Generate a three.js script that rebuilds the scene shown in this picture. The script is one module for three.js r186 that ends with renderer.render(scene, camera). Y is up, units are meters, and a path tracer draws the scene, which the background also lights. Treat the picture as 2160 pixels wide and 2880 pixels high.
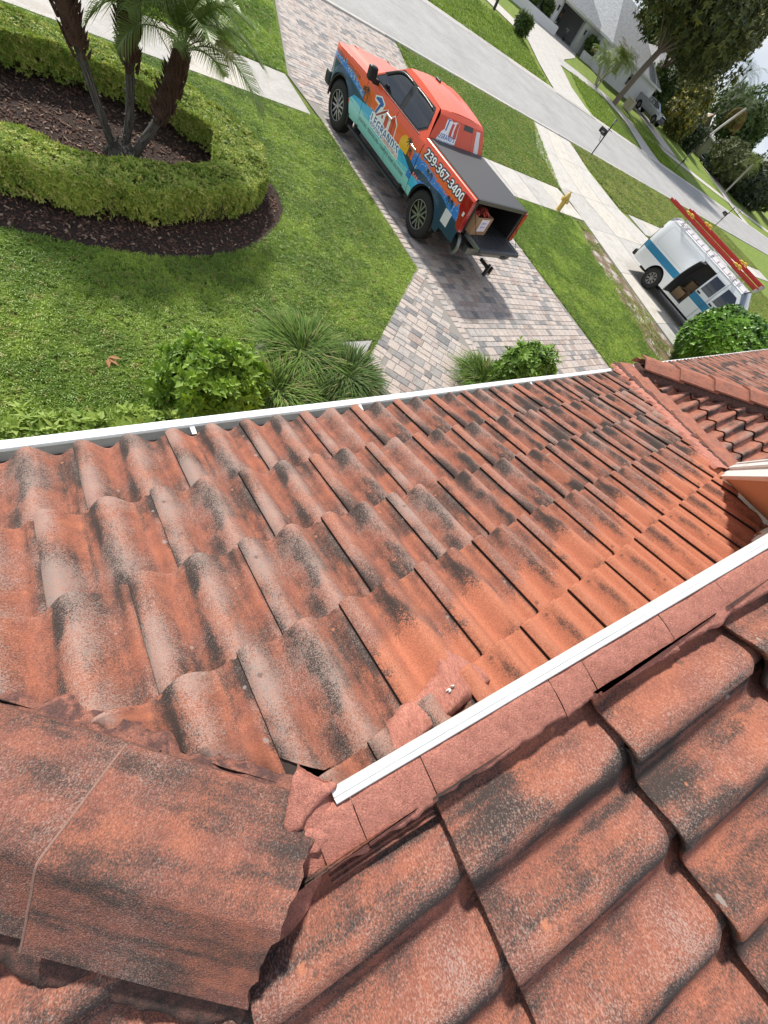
import * as THREE from 'three';
import { mergeGeometries, mergeVertices, toCreasedNormals } from 'three/addons/utils/BufferGeometryUtils.js';
import { RoundedBoxGeometry } from 'three/addons/geometries/RoundedBoxGeometry.js';

// ---------- camera, sky, sun, exposure ----------
const scene = new THREE.Scene();
const camera = new THREE.PerspectiveCamera(109.944, 0.75, 0.02, 2500);
camera.position.set(0, 3.8353, 0);
camera.up.set(0.27245, 0.41451, -0.86830);
camera.lookAt(0.54654, 3.8353 - 0.80939, -0.21490);

const renderer = new THREE.WebGLRenderer({ antialias: true });
renderer.toneMapping = THREE.LinearToneMapping;
renderer.toneMappingExposure = 1.18;
renderer.shadowMap.enabled = true;

const SUN = new THREE.Vector3(0.07, 0.71, -0.73).normalize();
{
  const w = 1024, h = 512, d = new Float32Array(w * h * 4);
  const mixc = (a, b, t) => a.map((v, i) => v + (b[i] - v) * t);
  for (let y = 0; y < h; y++) {
    const el = ((y + 0.5) / h - 0.5) * Math.PI, s = Math.sin(el);
    for (let x = 0; x < w; x++) {
      const az = ((x + 0.5) / w - 0.5) * 2 * Math.PI;
      let c = mixc([0.86, 0.94, 1.0], [0.10, 0.20, 0.42], Math.pow(Math.max(s, 0), 0.45));
      if (s > 0) {
        const k = 1 / (s + 0.16), px = Math.cos(az) * Math.cos(el) * k * 1.3, pz = Math.sin(az) * Math.cos(el) * k * 1.3;
        const n = fbm(px + 31.7, pz + 12.1, 5, 7) * 1.15;
        const m = sstep(0.44, 0.72, n);
        c = mixc(c, [0.96, 0.97, 1.0], m * 0.88);
        c = mixc(c, [0.72, 0.76, 0.82], sstep(0.62, 0.9, n) * 0.5);
      } else c = [0.34, 0.34, 0.30];
      const i = (y * w + x) * 4;
      d[i] = c[0]; d[i + 1] = c[1]; d[i + 2] = c[2]; d[i + 3] = 1;
    }
  }
  const sky = new THREE.DataTexture(d, w, h, THREE.RGBAFormat, THREE.FloatType);
  sky.mapping = THREE.EquirectangularReflectionMapping; sky.magFilter = THREE.LinearFilter; sky.wrapS = THREE.RepeatWrapping; sky.needsUpdate = true;
  scene.background = sky; scene.environment = sky;
  scene.backgroundIntensity = 0.86; scene.environmentIntensity = 0.86;
}
const sun = new THREE.DirectionalLight(new THREE.Color(1.0, 0.945, 0.86), 4.9);
sun.position.copy(SUN).multiplyScalar(120); sun.castShadow = true; sun.shadow.mapSize.set(4096, 4096); sun.shadow.radius = 8;
Object.assign(sun.shadow.camera, { left: -60, right: 140, top: 80, bottom: -80, near: 1, far: 400 });
scene.add(sun, sun.target);

// ---------- small helpers ----------
function sstep(a, b, x) { const t = Math.min(1, Math.max(0, (x - a) / (b - a))); return t * t * (3 - 2 * t); }
function hash2(x, y, s) { let h = (x * 374761393 + y * 668265263 + s * 1442695041) | 0; h = Math.imul(h ^ (h >>> 13), 1274126177); h = Math.imul(h ^ (h >>> 15), 2246822519); return ((h ^ (h >>> 16)) >>> 0) / 4294967296; }
function vnoise(x, y, s, px = 0, py = 0) {
  const xi = Math.floor(x), yi = Math.floor(y), fx = x - xi, fy = y - yi, u = fx * fx * (3 - 2 * fx), v = fy * fy * (3 - 2 * fy);
  const w = (a, p) => (p ? ((a % p) + p) % p : a);
  const a = hash2(w(xi, px), w(yi, py), s), b = hash2(w(xi + 1, px), w(yi, py), s), c = hash2(w(xi, px), w(yi + 1, py), s), d = hash2(w(xi + 1, px), w(yi + 1, py), s);
  return a + (b - a) * u + (c - a) * v + (a - b - c + d) * u * v;
}
function fbm(x, y, o, s, p = 0) { let r = 0, a = 0.5, t = 0, f = 1; for (let i = 0; i < o; i++) { r += a * vnoise(x * f, y * f, s + i * 17, p * f, p * f); t += a; a *= 0.5; f *= 2; } return r / t; }
function rng(seed) { let a = seed | 0; return () => { a = (a + 0x6d2b79f5) | 0; let t = Math.imul(a ^ (a >>> 15), 1 | a); t = (t + Math.imul(t ^ (t >>> 7), 61 | t)) ^ t; return ((t ^ (t >>> 14)) >>> 0) / 4294967296; }; }
const V = (x, y, z) => new THREE.Vector3(x, y, z);
const lin = (r, g, b) => new THREE.Color().setRGB(r, g, b);
const std = (o) => new THREE.MeshStandardMaterial({ roughness: 0.8, ...o });
const phys = (o) => new THREE.MeshPhysicalMaterial(o);
const taken = new Map();
function numbered(n) { const k = taken.get(n) || 0; taken.set(n, k + 1); return k ? `${n}_${String(k).padStart(3, '0')}` : n; }
function tag(o, label, category, group, kind) { o.userData = { label, category }; if (group) o.userData.group = group; if (kind) o.userData.kind = kind; return o; }
function thing(name, label, category, p = [0, 0, 0], turn = 0, group) { const o = new THREE.Group(); o.name = numbered(name); scene.add(o); o.position.set(...p); o.rotation.y = turn; return tag(o, label, category, group); }
function put(name, geo, mat, parent) { const g = Array.isArray(geo) ? merge(geo) : geo; const m = new THREE.Mesh(g, mat); m.name = name; parent.add(m); return m; }
function struct(name, geo, mat, label) { const m = put(numbered(name), geo, mat, scene); m.userData = { kind: 'structure' }; if (label) m.userData.label = label; return m; }
function merge(list) { const l = list.map((g) => { const c = g.index ? g.toNonIndexed() : g; for (const k of Object.keys(c.attributes)) if (!['position', 'normal', 'uv'].includes(k)) c.deleteAttribute(k); if (!c.attributes.uv) c.setAttribute('uv', new THREE.Float32BufferAttribute(new Float32Array(c.attributes.position.count * 2), 2)); if (!c.attributes.normal) c.computeVertexNormals(); return c; }); return l.length > 1 ? mergeGeometries(l) : l[0]; }
function box(w, h, d, x = 0, y = 0, z = 0, r = 0) { const g = r ? new RoundedBoxGeometry(w, h, d, 2, r) : new THREE.BoxGeometry(w, h, d); return g.translate(x, y, z); }
function tubeAlong(pts, r, seg = 24, rad = 8, closed = false) { return new THREE.TubeGeometry(new THREE.CatmullRomCurve3(pts.map((p) => (p.isVector3 ? p : V(...p))), closed), seg, r, rad, closed); }
function bar(a, b, r, rad = 8, r2 = r) { const A = V(...a), B = V(...b), d = B.clone().sub(A), g = new THREE.CylinderGeometry(r2, r, d.length(), rad); g.applyQuaternion(new THREE.Quaternion().setFromUnitVectors(V(0, 1, 0), d.clone().normalize())); const m = A.add(B).multiplyScalar(0.5); return g.translate(m.x, m.y, m.z); }
function polyShape(p) { return new THREE.Shape(p.map(([x, y]) => new THREE.Vector2(x, y))); }
// a grid of points (rows of [x,y,z]) as a smooth surface with uv in metres
function gridGeo(rows, uvf) {
  const n = rows.length, m = rows[0].length, pos = [], uv = [], idx = [];
  rows.forEach((r, i) => r.forEach((p, j) => { pos.push(p[0], p[1], p[2]); const q = uvf ? uvf(i, j, p) : [p[0], p[2]]; uv.push(q[0], q[1]); }));
  for (let i = 0; i < n - 1; i++) for (let j = 0; j < m - 1; j++) { const a = i * m + j, b = a + 1, c = a + m, d = c + 1; idx.push(a, c, b, b, c, d); }
  const g = new THREE.BufferGeometry(); g.setAttribute('position', new THREE.Float32BufferAttribute(pos, 3)); g.setAttribute('uv', new THREE.Float32BufferAttribute(uv, 2)); g.setIndex(idx); g.computeVertexNormals(); return g;
}
// flat polygon in plan, [x, z] points counter-clockwise or not, at height y with an optional thickness going down
function flat(p, y, t = 0, hf) {
  let area = 0; p.forEach(([x, z], i) => { const [a, b] = p[(i + 1) % p.length]; area += x * b - a * z; });
  const q = area > 0 ? p.slice().reverse() : p.slice();
  const g = new THREE.ExtrudeGeometry(polyShape(q.map(([x, z]) => [x, -z])), { depth: Math.max(t, 0.001), bevelEnabled: false, steps: 1 });
  g.rotateX(-Math.PI / 2).translate(0, y - Math.max(t, 0.001), 0);
  const P = g.attributes.position, U = g.attributes.uv;
  for (let i = 0; i < P.count; i++) { if (hf) P.setY(i, P.getY(i) + hf(P.getX(i), P.getZ(i))); U.setXY(i, P.getX(i), P.getZ(i)); }
  if (hf) g.computeVertexNormals();
  return g;
}
function canvasTex(w, h, draw) { const c = document.createElement('canvas'); c.width = w; c.height = h; draw(c.getContext('2d'), w, h); const t = new THREE.CanvasTexture(c); t.colorSpace = THREE.SRGBColorSpace; return t; }
function dataTex(w, h, f, srgb = true, rep = true) {   // f(x,y,out) writes linear rgb 0..1
  const d = new Uint8Array(w * h * 4), o = [0, 0, 0];
  const enc = (v) => { v = Math.min(1, Math.max(0, v)); if (srgb) v = v <= 0.0031308 ? v * 12.92 : 1.055 * Math.pow(v, 1 / 2.4) - 0.055; return Math.round(v * 255); };
  for (let y = 0, i = 0; y < h; y++) for (let x = 0; x < w; x++, i += 4) { f(x, y, o); d[i] = enc(o[0]); d[i + 1] = enc(o[1]); d[i + 2] = enc(o[2]); d[i + 3] = 255; }
  const t = new THREE.DataTexture(d, w, h); if (srgb) t.colorSpace = THREE.SRGBColorSpace; t.magFilter = THREE.LinearFilter; if (rep) t.wrapS = t.wrapT = THREE.RepeatWrapping; t.needsUpdate = true; return t;
}
const rep = (t, x, y = x) => { const c = t.clone(); c.repeat.set(x, y); c.needsUpdate = true; return c; };
// tileable noise fields, looked up by the textures below
function field(n, f0, oct, seed) { const a = new Float32Array(n * n); for (let y = 0; y < n; y++) for (let x = 0; x < n; x++) a[y * n + x] = fbm((x / n) * f0, (y / n) * f0, oct, seed, f0); return { n, a, at(u, v) { const m = this.n, x = Math.floor((u - Math.floor(u)) * m), y = Math.floor((v - Math.floor(v)) * m); return this.a[y * m + x]; } }; }
const FB = field(512, 6, 6, 3), FM = field(512, 24, 4, 11), FG = field(512, 150, 2, 23), FH = field(512, 256, 1, 41);
const mix3 = (a, b, t, o) => { o[0] = a[0] + (b[0] - a[0]) * t; o[1] = a[1] + (b[1] - a[1]) * t; o[2] = a[2] + (b[2] - a[2]) * t; };
// plan outlines of broken mortar: [points (x, z), height over the slope, seed, old]
const LUMPS = [
  [[[0.094, 0.216], [0.109, 0.212], [0.14, 0.252], [0.16, 0.27], [0.123, 0.278], [0.095, 0.286], [0.082, 0.299], [0.055, 0.297], [0.056, 0.274], [0.068, 0.255], [0.082, 0.234]], 0.043, 101, 0],
  [[[0.08, 0.306], [0.109, 0.311], [0.126, 0.338], [0.096, 0.349], [0.058, 0.34], [0.051, 0.333], [0.044, 0.314], [0.054, 0.304]], 0.036, 102, 0],
  [[[0.034, 0.324], [0.048, 0.343], [0.029, 0.379], [0.018, 0.386], [0.024, 0.349]], 0.026, 103, 0],
  [[[0.051, 0.347], [0.071, 0.354], [0.06, 0.377], [0.031, 0.383]], 0.024, 104, 0],
  [[[0.074, 0.356], [0.088, 0.359], [0.078, 0.372], [0.064, 0.38]], 0.022, 105, 0],
  [[[0.021, 0.389], [0.043, 0.393], [0.046, 0.415], [-0.0, 0.429], [-0.03, 0.429], [-0.037, 0.419], [-0.005, 0.404]], 0.012, 106, 1],
  [[[-0.06, 0.438], [-0.028, 0.436], [-0.042, 0.465], [-0.056, 0.475], [-0.072, 0.473], [-0.08, 0.45]], 0.008, 107, 1],
];
const CRUMBS = [
  [[[0.338, 0.276], [0.401, 0.272], [0.471, 0.291], [0.461, 0.307], [0.448, 0.326], [0.357, 0.31], [0.329, 0.294]], 0.012, 201],
  [[[0.475, 0.294], [0.519, 0.305], [0.575, 0.309], [0.566, 0.323], [0.52, 0.328], [0.459, 0.327]], 0.012, 202],
  [[[0.572, 0.245], [0.598, 0.253], [0.615, 0.283], [0.658, 0.327], [0.652, 0.343], [0.587, 0.313], [0.56, 0.301], [0.536, 0.273]], 0.016, 203],
  [[[0.707, 0.302], [0.749, 0.314], [0.744, 0.354], [0.718, 0.36], [0.665, 0.341], [0.662, 0.319]], 0.01, 204],
];

// ---------- roof tile materials ----------
const PITCH = Math.atan(0.4163), SP = Math.sin(PITCH), CP = Math.cos(PITCH), TP = Math.tan(PITCH);
const ORANGE = [0.40, 0.142, 0.080], RED = [0.245, 0.090, 0.064], BROWN = [0.082, 0.050, 0.041], BLACK = [0.032, 0.028, 0.026], LICHEN = [0.40, 0.262, 0.215], GREY = [0.34, 0.30, 0.27];
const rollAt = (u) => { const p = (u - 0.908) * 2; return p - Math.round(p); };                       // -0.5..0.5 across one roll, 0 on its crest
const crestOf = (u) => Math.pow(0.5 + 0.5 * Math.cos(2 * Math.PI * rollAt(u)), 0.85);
// how weathered a piece is: red (duller red), dark (algae), lich (pale lichen grains); apart from these, flank darkens one side of each roll
function weather(o, u, v, ox, oy, c, p, roll = 0) {
  const s = 0.42, x = u * s + ox, y = v * s * 1.35 + oy;
  const big = FB.at(x, y), big2 = FB.at(x * 1.7 + 0.37, y * 0.8 + 0.61), mid = FM.at(x * 1.3, y * 0.9), run = FM.at(x * 1.9 + 0.2, y * 0.16 + 0.4), g = FG.at(x * 3.3 + 0.13, y * 3.3), g2 = FG.at(x * 3.7 + 0.55, y * 3.7 + 0.21), g3 = FH.at(x * 2.0 + 0.7, y * 2.0 + 0.31);
  mix3(ORANGE, RED, Math.min(1, Math.max(0, p.red + (mid - 0.5) * 1.0 + (big - 0.5) * 1.0)), o);
  const gr = (0.62 + 0.76 * g) * (p.bright || 1); o[0] *= gr; o[1] *= gr; o[2] *= gr;
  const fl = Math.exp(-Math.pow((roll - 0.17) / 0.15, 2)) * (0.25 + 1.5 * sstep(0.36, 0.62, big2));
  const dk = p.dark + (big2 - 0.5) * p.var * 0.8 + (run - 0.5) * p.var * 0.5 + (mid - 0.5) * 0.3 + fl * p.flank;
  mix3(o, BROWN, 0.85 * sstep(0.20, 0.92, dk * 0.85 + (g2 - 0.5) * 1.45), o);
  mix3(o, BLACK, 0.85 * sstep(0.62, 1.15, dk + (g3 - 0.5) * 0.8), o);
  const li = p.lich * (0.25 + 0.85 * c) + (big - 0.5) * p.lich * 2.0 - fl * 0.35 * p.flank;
  mix3(o, g3 > 0.6 ? GREY : LICHEN, 0.72 * sstep(0.30, 0.95, li * 0.8 + (g - 0.5) * 1.3), o);
}
const KIND = [
  { red: 0.55, dark: 0.45, var: 2.0, flank: 0.55, lich: 0.95 },
  { red: 0.50, dark: 0.43, var: 1.5, flank: 0.55, lich: 0.66 },
  { red: 0.42, dark: 0.39, var: 1.2, flank: 0.55, lich: 0.50 },
  { red: -0.20, dark: -0.10, var: 0.8, flank: 0.50, lich: 0.24, bright: 1.15 },
];
const UPPER = { red: 0.66, dark: 0.58, var: 2.3, flank: 0.55, lich: 0.46 };
function atlas(kindOf, seed) {
  const N = 2048, C = 512, R = rng(seed), off = [...Array(16)].map(() => [R(), R()]), spots = off.map(() => [...Array(6)].map(() => [R(), 0.2 + 0.8 * R(), 0.003 + 0.009 * R() * R(), R() < 0.4 ? [0.50, 0.19, 0.10] : R() < 0.5 ? GREY : BROWN]));
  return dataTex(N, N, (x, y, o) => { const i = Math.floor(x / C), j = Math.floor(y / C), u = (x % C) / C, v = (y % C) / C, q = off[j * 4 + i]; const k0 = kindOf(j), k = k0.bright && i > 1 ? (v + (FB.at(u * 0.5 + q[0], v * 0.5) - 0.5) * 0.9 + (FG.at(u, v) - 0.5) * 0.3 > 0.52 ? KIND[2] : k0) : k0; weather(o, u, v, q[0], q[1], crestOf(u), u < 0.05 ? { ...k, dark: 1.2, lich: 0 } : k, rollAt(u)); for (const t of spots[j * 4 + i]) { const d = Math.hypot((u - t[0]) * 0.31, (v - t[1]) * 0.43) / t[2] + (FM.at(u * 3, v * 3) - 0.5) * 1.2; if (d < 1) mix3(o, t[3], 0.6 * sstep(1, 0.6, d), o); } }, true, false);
}
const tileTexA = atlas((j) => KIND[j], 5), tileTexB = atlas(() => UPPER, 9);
const tileBump = dataTex(1024, 1024, (x, y, o) => { const u = x / 1024, v = y / 1024; o[0] = o[1] = o[2] = 0.5 * FG.at(u * 2, v * 2) + 0.25 * FM.at(u * 2, v * 2) + 0.25 * FH.at(u * 2, v * 2); }, false);
const bumpA = rep(tileBump, 4);
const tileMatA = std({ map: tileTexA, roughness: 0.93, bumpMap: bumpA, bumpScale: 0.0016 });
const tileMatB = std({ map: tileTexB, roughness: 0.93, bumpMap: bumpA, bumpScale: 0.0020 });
const capTex = dataTex(1024, 1024, (x, y, o) => weather(o, x / 1024 / 0.3, y / 1024 / 0.405, 0.11, 0.42, 0.5, { red: 0.85, dark: 0.62, var: 1.6, flank: 0, lich: 0.50 }));
const capMat = std({ map: rep(capTex, 1 / 0.9), roughness: 0.94, bumpMap: rep(tileBump, 2.4), bumpScale: 0.003 });
const wingCapMat = std({ map: rep(dataTex(512, 512, (x, y, o) => weather(o, x / 512 / 0.3, y / 512 / 0.405, 0.71, 0.22, 0.5, { red: 0.5, dark: 0.2, var: 1.2, flank: 0, lich: 0.35 })), 1 / 0.9), roughness: 0.94, bumpMap: rep(tileBump, 2.4), bumpScale: 0.003 });
const mortarTex = dataTex(512, 512, (x, y, o) => { const u = x / 512, v = y / 512, g = FG.at(u, v), m = FM.at(u, v), h = FH.at(u, v); mix3([0.56, 0.235, 0.175], [0.42, 0.165, 0.122], m * 1.2, o); const k = 0.6 + 0.8 * g; o[0] *= k; o[1] *= k; o[2] *= k; if (h < 0.10 + (FB.at(u, v) - 0.5) * 0.5) mix3(o, [0.10, 0.05, 0.042], 0.7, o); });
const mortarMat = std({ map: rep(mortarTex, 3.6), roughness: 0.97, bumpMap: rep(tileBump, 4), bumpScale: 0.004 });
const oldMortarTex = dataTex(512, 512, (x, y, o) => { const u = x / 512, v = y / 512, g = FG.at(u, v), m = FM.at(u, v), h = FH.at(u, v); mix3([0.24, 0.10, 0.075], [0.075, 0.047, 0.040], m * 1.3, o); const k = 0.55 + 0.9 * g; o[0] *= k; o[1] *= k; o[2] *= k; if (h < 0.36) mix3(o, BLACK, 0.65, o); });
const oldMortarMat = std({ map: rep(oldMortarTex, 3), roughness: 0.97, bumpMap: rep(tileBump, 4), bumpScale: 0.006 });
const wornMat = std({ map: rep(dataTex(256, 256, (x, y, o) => { const g = FG.at(x / 256, y / 256), h = FH.at(x / 256, y / 256); mix3([0.32, 0.21, 0.17], [0.20, 0.10, 0.075], h, o); const k = 0.6 + 0.7 * g; o[0] *= k; o[1] *= k; o[2] *= k; }), 6), roughness: 0.95 });
const hipMortarTex = dataTex(512, 512, (x, y, o) => { const u = x / 512, v = y / 512, g = FG.at(u, v), m = FM.at(u, v), b = FB.at(u, v), h = FH.at(u, v); mix3([0.42, 0.175, 0.125], [0.17, 0.085, 0.075], sstep(0.38, 0.62, m * 0.5 + b * 0.5), o); const k = 0.55 + 0.9 * g; o[0] *= k; o[1] *= k; o[2] *= k; if (h < 0.25) mix3(o, BLACK, 0.6, o); });
const hipMortarMat = std({ map: rep(hipMortarTex, 3), roughness: 0.97, bumpMap: rep(tileBump, 4), bumpScale: 0.006 });
const feltMat = std({ color: lin(0.03, 0.027, 0.025), roughness: 0.95 });
const whiteTrim = std({ map: rep(dataTex(256, 256, (x, y, o) => { const m = FM.at(x / 256, y / 256), h = FB.at(x / 256, y / 256); const k = 0.74 + 0.10 * (m - 0.5) - 0.12 * sstep(0.6, 0.8, h); o[0] = k * 0.99; o[1] = k; o[2] = k * 0.99; }), 2.2), roughness: 0.42 });
const gutterWhite = std({ color: lin(0.80, 0.82, 0.83), roughness: 0.35 });
const gutterMetal = std({ map: rep(dataTex(256, 256, (x, y, o) => { const m = FB.at(x / 256, y / 256), g = FM.at(x / 256 * 0.5, y / 256 * 2); const k = 0.50 + 0.22 * (m - 0.5) + 0.16 * (g - 0.5); o[0] = k; o[1] = k * 0.985; o[2] = k * 0.95; }), 1.3), roughness: 0.55 });
const stuccoMat = std({ map: rep(dataTex(256, 256, (x, y, o) => { const k = 0.9 + 0.25 * (FG.at(x / 256, y / 256) - 0.5); o[0] = 0.66 * k; o[1] = 0.40 * k; o[2] = 0.26 * k; }), 2), roughness: 0.95, bumpMap: rep(tileBump, 3), bumpScale: 0.003 });

// ---------- one S-profile tile, two rolls wide; X to the right seen from the eave, Y off the roof, Z down the slope; butt at Z = 0 ----------
const tileHeight = (x, w) => 0.054 * Math.pow(0.5 + 0.5 * Math.cos(2 * Math.PI * (x - (w - 0.028)) / (w / 2)), 0.92);
function tileGeo(w, len, variant, row, fine) {
  const nx = fine ? 30 : 18, zs = fine ? [-len, -len * 0.88, -len * 0.80, -len * 0.4, -0.010, -0.003, 0] : [-len, -len * 0.88, -len * 0.80, -0.006, 0], rows = [], lip = 0.009, under = 0.026;
  const cu = (variant % 4) / 4, cv = row / 4, uvOf = (x, z) => [cu + 0.004 + 0.242 * Math.min(1, Math.max(0, (x + 0.01) / (w + 0.02))), cv + 0.004 + 0.242 * Math.min(1, Math.max(0, 1 + z / len))];
  const xs = [-0.032, -0.012, 0.004, 0.010, ...[...Array(nx)].map((_, i) => 0.016 + (w - 0.019) * i / (nx - 1)), w];
  const top = (x, z) => tileHeight(x, w) - 0.012 * (1 - sstep(0.004, 0.018, x)) - (x > w - 0.002 ? 0.002 : 0) + 0.024 * (1 + z / len) - 0.018 * sstep(-0.80, -0.88, z / len) - (z > -0.001 ? 0.004 : z > -0.004 ? 0.001 : 0);
  const pos = [], uv = [], idx = [], add = (x, y, z) => { pos.push(x, y, z); uv.push(...uvOf(x, z)); return pos.length / 3 - 1; };
  const grid = zs.map((z) => xs.map((x) => add(x, top(x, z), z)));
  const quad = (a, b, c, d) => idx.push(a, b, c, b, d, c);
  for (let i = 0; i < zs.length - 1; i++) for (let j = 0; j < xs.length - 1; j++) quad(grid[i][j], grid[i + 1][j], grid[i][j + 1], grid[i + 1][j + 1]);
  const b1 = xs.map((x) => add(x, top(x, 0), 0)), b2 = xs.map((x) => add(x, top(x, 0) - 0.014, -0.002)), b3 = xs.map((x) => add(x, top(x, 0) - 0.014, -0.05));
  for (let j = 0; j < xs.length - 1; j++) { quad(b1[j], b2[j], b1[j + 1], b2[j + 1]); quad(b2[j], b3[j], b2[j + 1], b3[j + 1]); }
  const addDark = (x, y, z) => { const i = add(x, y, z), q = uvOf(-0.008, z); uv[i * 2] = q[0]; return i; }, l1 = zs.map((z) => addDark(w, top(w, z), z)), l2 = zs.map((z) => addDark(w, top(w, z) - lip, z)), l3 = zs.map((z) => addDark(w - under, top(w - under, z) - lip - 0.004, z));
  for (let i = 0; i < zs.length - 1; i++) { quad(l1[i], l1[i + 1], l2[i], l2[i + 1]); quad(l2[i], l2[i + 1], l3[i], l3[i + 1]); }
  const g = new THREE.BufferGeometry(); g.setAttribute('position', new THREE.Float32BufferAttribute(pos, 3)); g.setAttribute('uv', new THREE.Float32BufferAttribute(uv, 2)); g.setIndex(idx); g.computeVertexNormals(); return g;
}
const tileCache = new Map();
function tileOf(w, len, variant, row, fine) { const k = [w, len, variant, row, fine].join(); if (!tileCache.has(k)) tileCache.set(k, tileGeo(w, len, variant, row, fine)); return tileCache.get(k); }
// a roof face: origin on the eave line, right and up-slope unit vectors
function face(origin, right, up) { const r = V(...right), b = V(...up), n = b.clone().negate().cross(r).normalize(); return { o: V(...origin), r, b, n, m: new THREE.Matrix4().makeBasis(r, n, b.clone().negate()) }; }
// lays one tile; cuts = planes (normal, constant) in the world that the tile stays behind, vertices moved along `right`
function layTile(parent, F, right, s, w, len, o) {
  const g0 = tileOf(w, len, o.variant, o.row, o.fine);
  const p = F.o.clone().addScaledVector(F.r, right).addScaledVector(F.b, s).addScaledVector(F.n, o.lift || 0);
  const m4 = F.m.clone().multiply(new THREE.Matrix4().makeRotationFromEuler(new THREE.Euler(o.tilt || 0, o.turn || 0, o.roll || 0))).setPosition(p);
  let g = g0;
  if (o.cuts) {
    const P = g0.attributes.position, q = V(0, 0, 0); let cut = 0;
    const list = o.cuts.map((c) => { const inv = m4.clone().invert(); const pl = new THREE.Plane(V(...c.n), c.d); return pl.applyMatrix4(inv); });
    const out = new Float32Array(P.array);
    let alive = 0;
    for (let i = 0; i < P.count; i++) { q.fromArray(out, i * 3); let moved = false; list.forEach((pl, k) => { const d = pl.distanceToPoint(q); if (d > 0) { const ax = o.cuts[k].slope ? 2 : 0, nn = ax ? pl.normal.z : pl.normal.x; if (Math.abs(nn) > 0.05) { if (ax) q.z -= d / nn; else q.x -= d / nn; moved = true; } } }); if (moved) cut++; else alive++; q.toArray(out, i * 3); }
    if (alive < 4) return null;
    if (cut) { g = new THREE.BufferGeometry(); g.setAttribute('position', new THREE.BufferAttribute(out, 3)); g.setAttribute('uv', g0.attributes.uv); g.setIndex(g0.index); const gn = g.toNonIndexed(); g = mergeVertices(gn); g.computeVertexNormals(); }
  }
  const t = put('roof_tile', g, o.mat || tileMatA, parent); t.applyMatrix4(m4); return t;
}
// crumbly strip between two rails of world points (same count), n rows across, bulging by `h` along `nrm`
function crust(railA, railB, n, h, nrm, seed, ragA = 0.012, ragB = 0.012, freq = 40) {
  const A = new THREE.CatmullRomCurve3(railA.map((p) => V(...p))), B = new THREE.CatmullRomCurve3(railB.map((p) => V(...p))), L = Math.max(2, Math.round(A.getLength() / 0.008)), N = V(...nrm).normalize(), rows = [];
  for (let i = 0; i <= L; i++) {
    const t = i / L, a = A.getPointAt(t), b = B.getPointAt(t), d = b.clone().sub(a), s = t * A.getLength(), row = [];
    const ra = (fbm(s * freq, 3.3, 3, seed) - 0.5) * 2 * ragA, rb = (fbm(s * freq, 8.1, 3, seed + 5) - 0.5) * 2 * ragB, dl = d.length() || 1;
    for (let j = 0; j <= n; j++) {
      const f = j / n, k = (ra / dl) + f * (1 + rb / dl - ra / dl), edge = Math.sin(Math.PI * Math.min(1, Math.max(0, f)));
      const p = a.clone().addScaledVector(d, k);
      const hh = h * (j === 0 || j === n ? -0.6 : Math.pow(edge, 0.35)) + (fbm(s * freq * 0.9, f * dl * freq * 0.9, 3, seed + 9) - 0.5) * h * 0.55;
      p.addScaledVector(N, hh); row.push([p.x, p.y, p.z]);
    }
    rows.push(row);
  }
  return gridGeo(rows, (i, j) => [A.getLength() * i / L, j / n * railA.length * 0 + (j / n) * A.getPointAt(0).distanceTo(B.getPointAt(0))]);
}
// a flat lump of mortar: polygon of world points, dropped by t along the normal, with a rough rounded top
function chunk(pts, nrm, t, seed) {
  const N = V(...nrm).normalize(), P = pts.map((p) => V(...p)), c = P.reduce((a, p) => a.add(p), V(0, 0, 0)).multiplyScalar(1 / P.length), ring = [];
  for (let i = 0; i < P.length; i++) { const a = P[i], b = P[(i + 1) % P.length], k = Math.max(2, Math.round(a.distanceTo(b) / 0.010)); for (let j = 0; j < k; j++) { const q = a.clone().lerp(b, j / k); q.addScaledVector(q.clone().sub(c).normalize(), (hash2(i * 31 + j, 7, seed) - 0.5) * 0.005); ring.push(q); } }
  const rows = [], R = 6;
  for (let k = 0; k <= R + 1; k++) { const f = k > R ? 1 : k / R; rows.push([...ring, ring[0]].map((q, i) => { const p = c.clone().lerp(q, Math.max(0.001, f * (k > R ? 1.0 : 0.985))); p.addScaledVector(N, k > R ? -t : (fbm(p.x * 55, p.z * 55, 3, seed) - 0.5) * 0.007 - 0.006 * Math.pow(f, 6)); return [p.x, p.y, p.z]; })); }
  const g = gridGeo(rows.reverse(), (i, j, p) => [p[0], p[2]]); return g;
}

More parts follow.
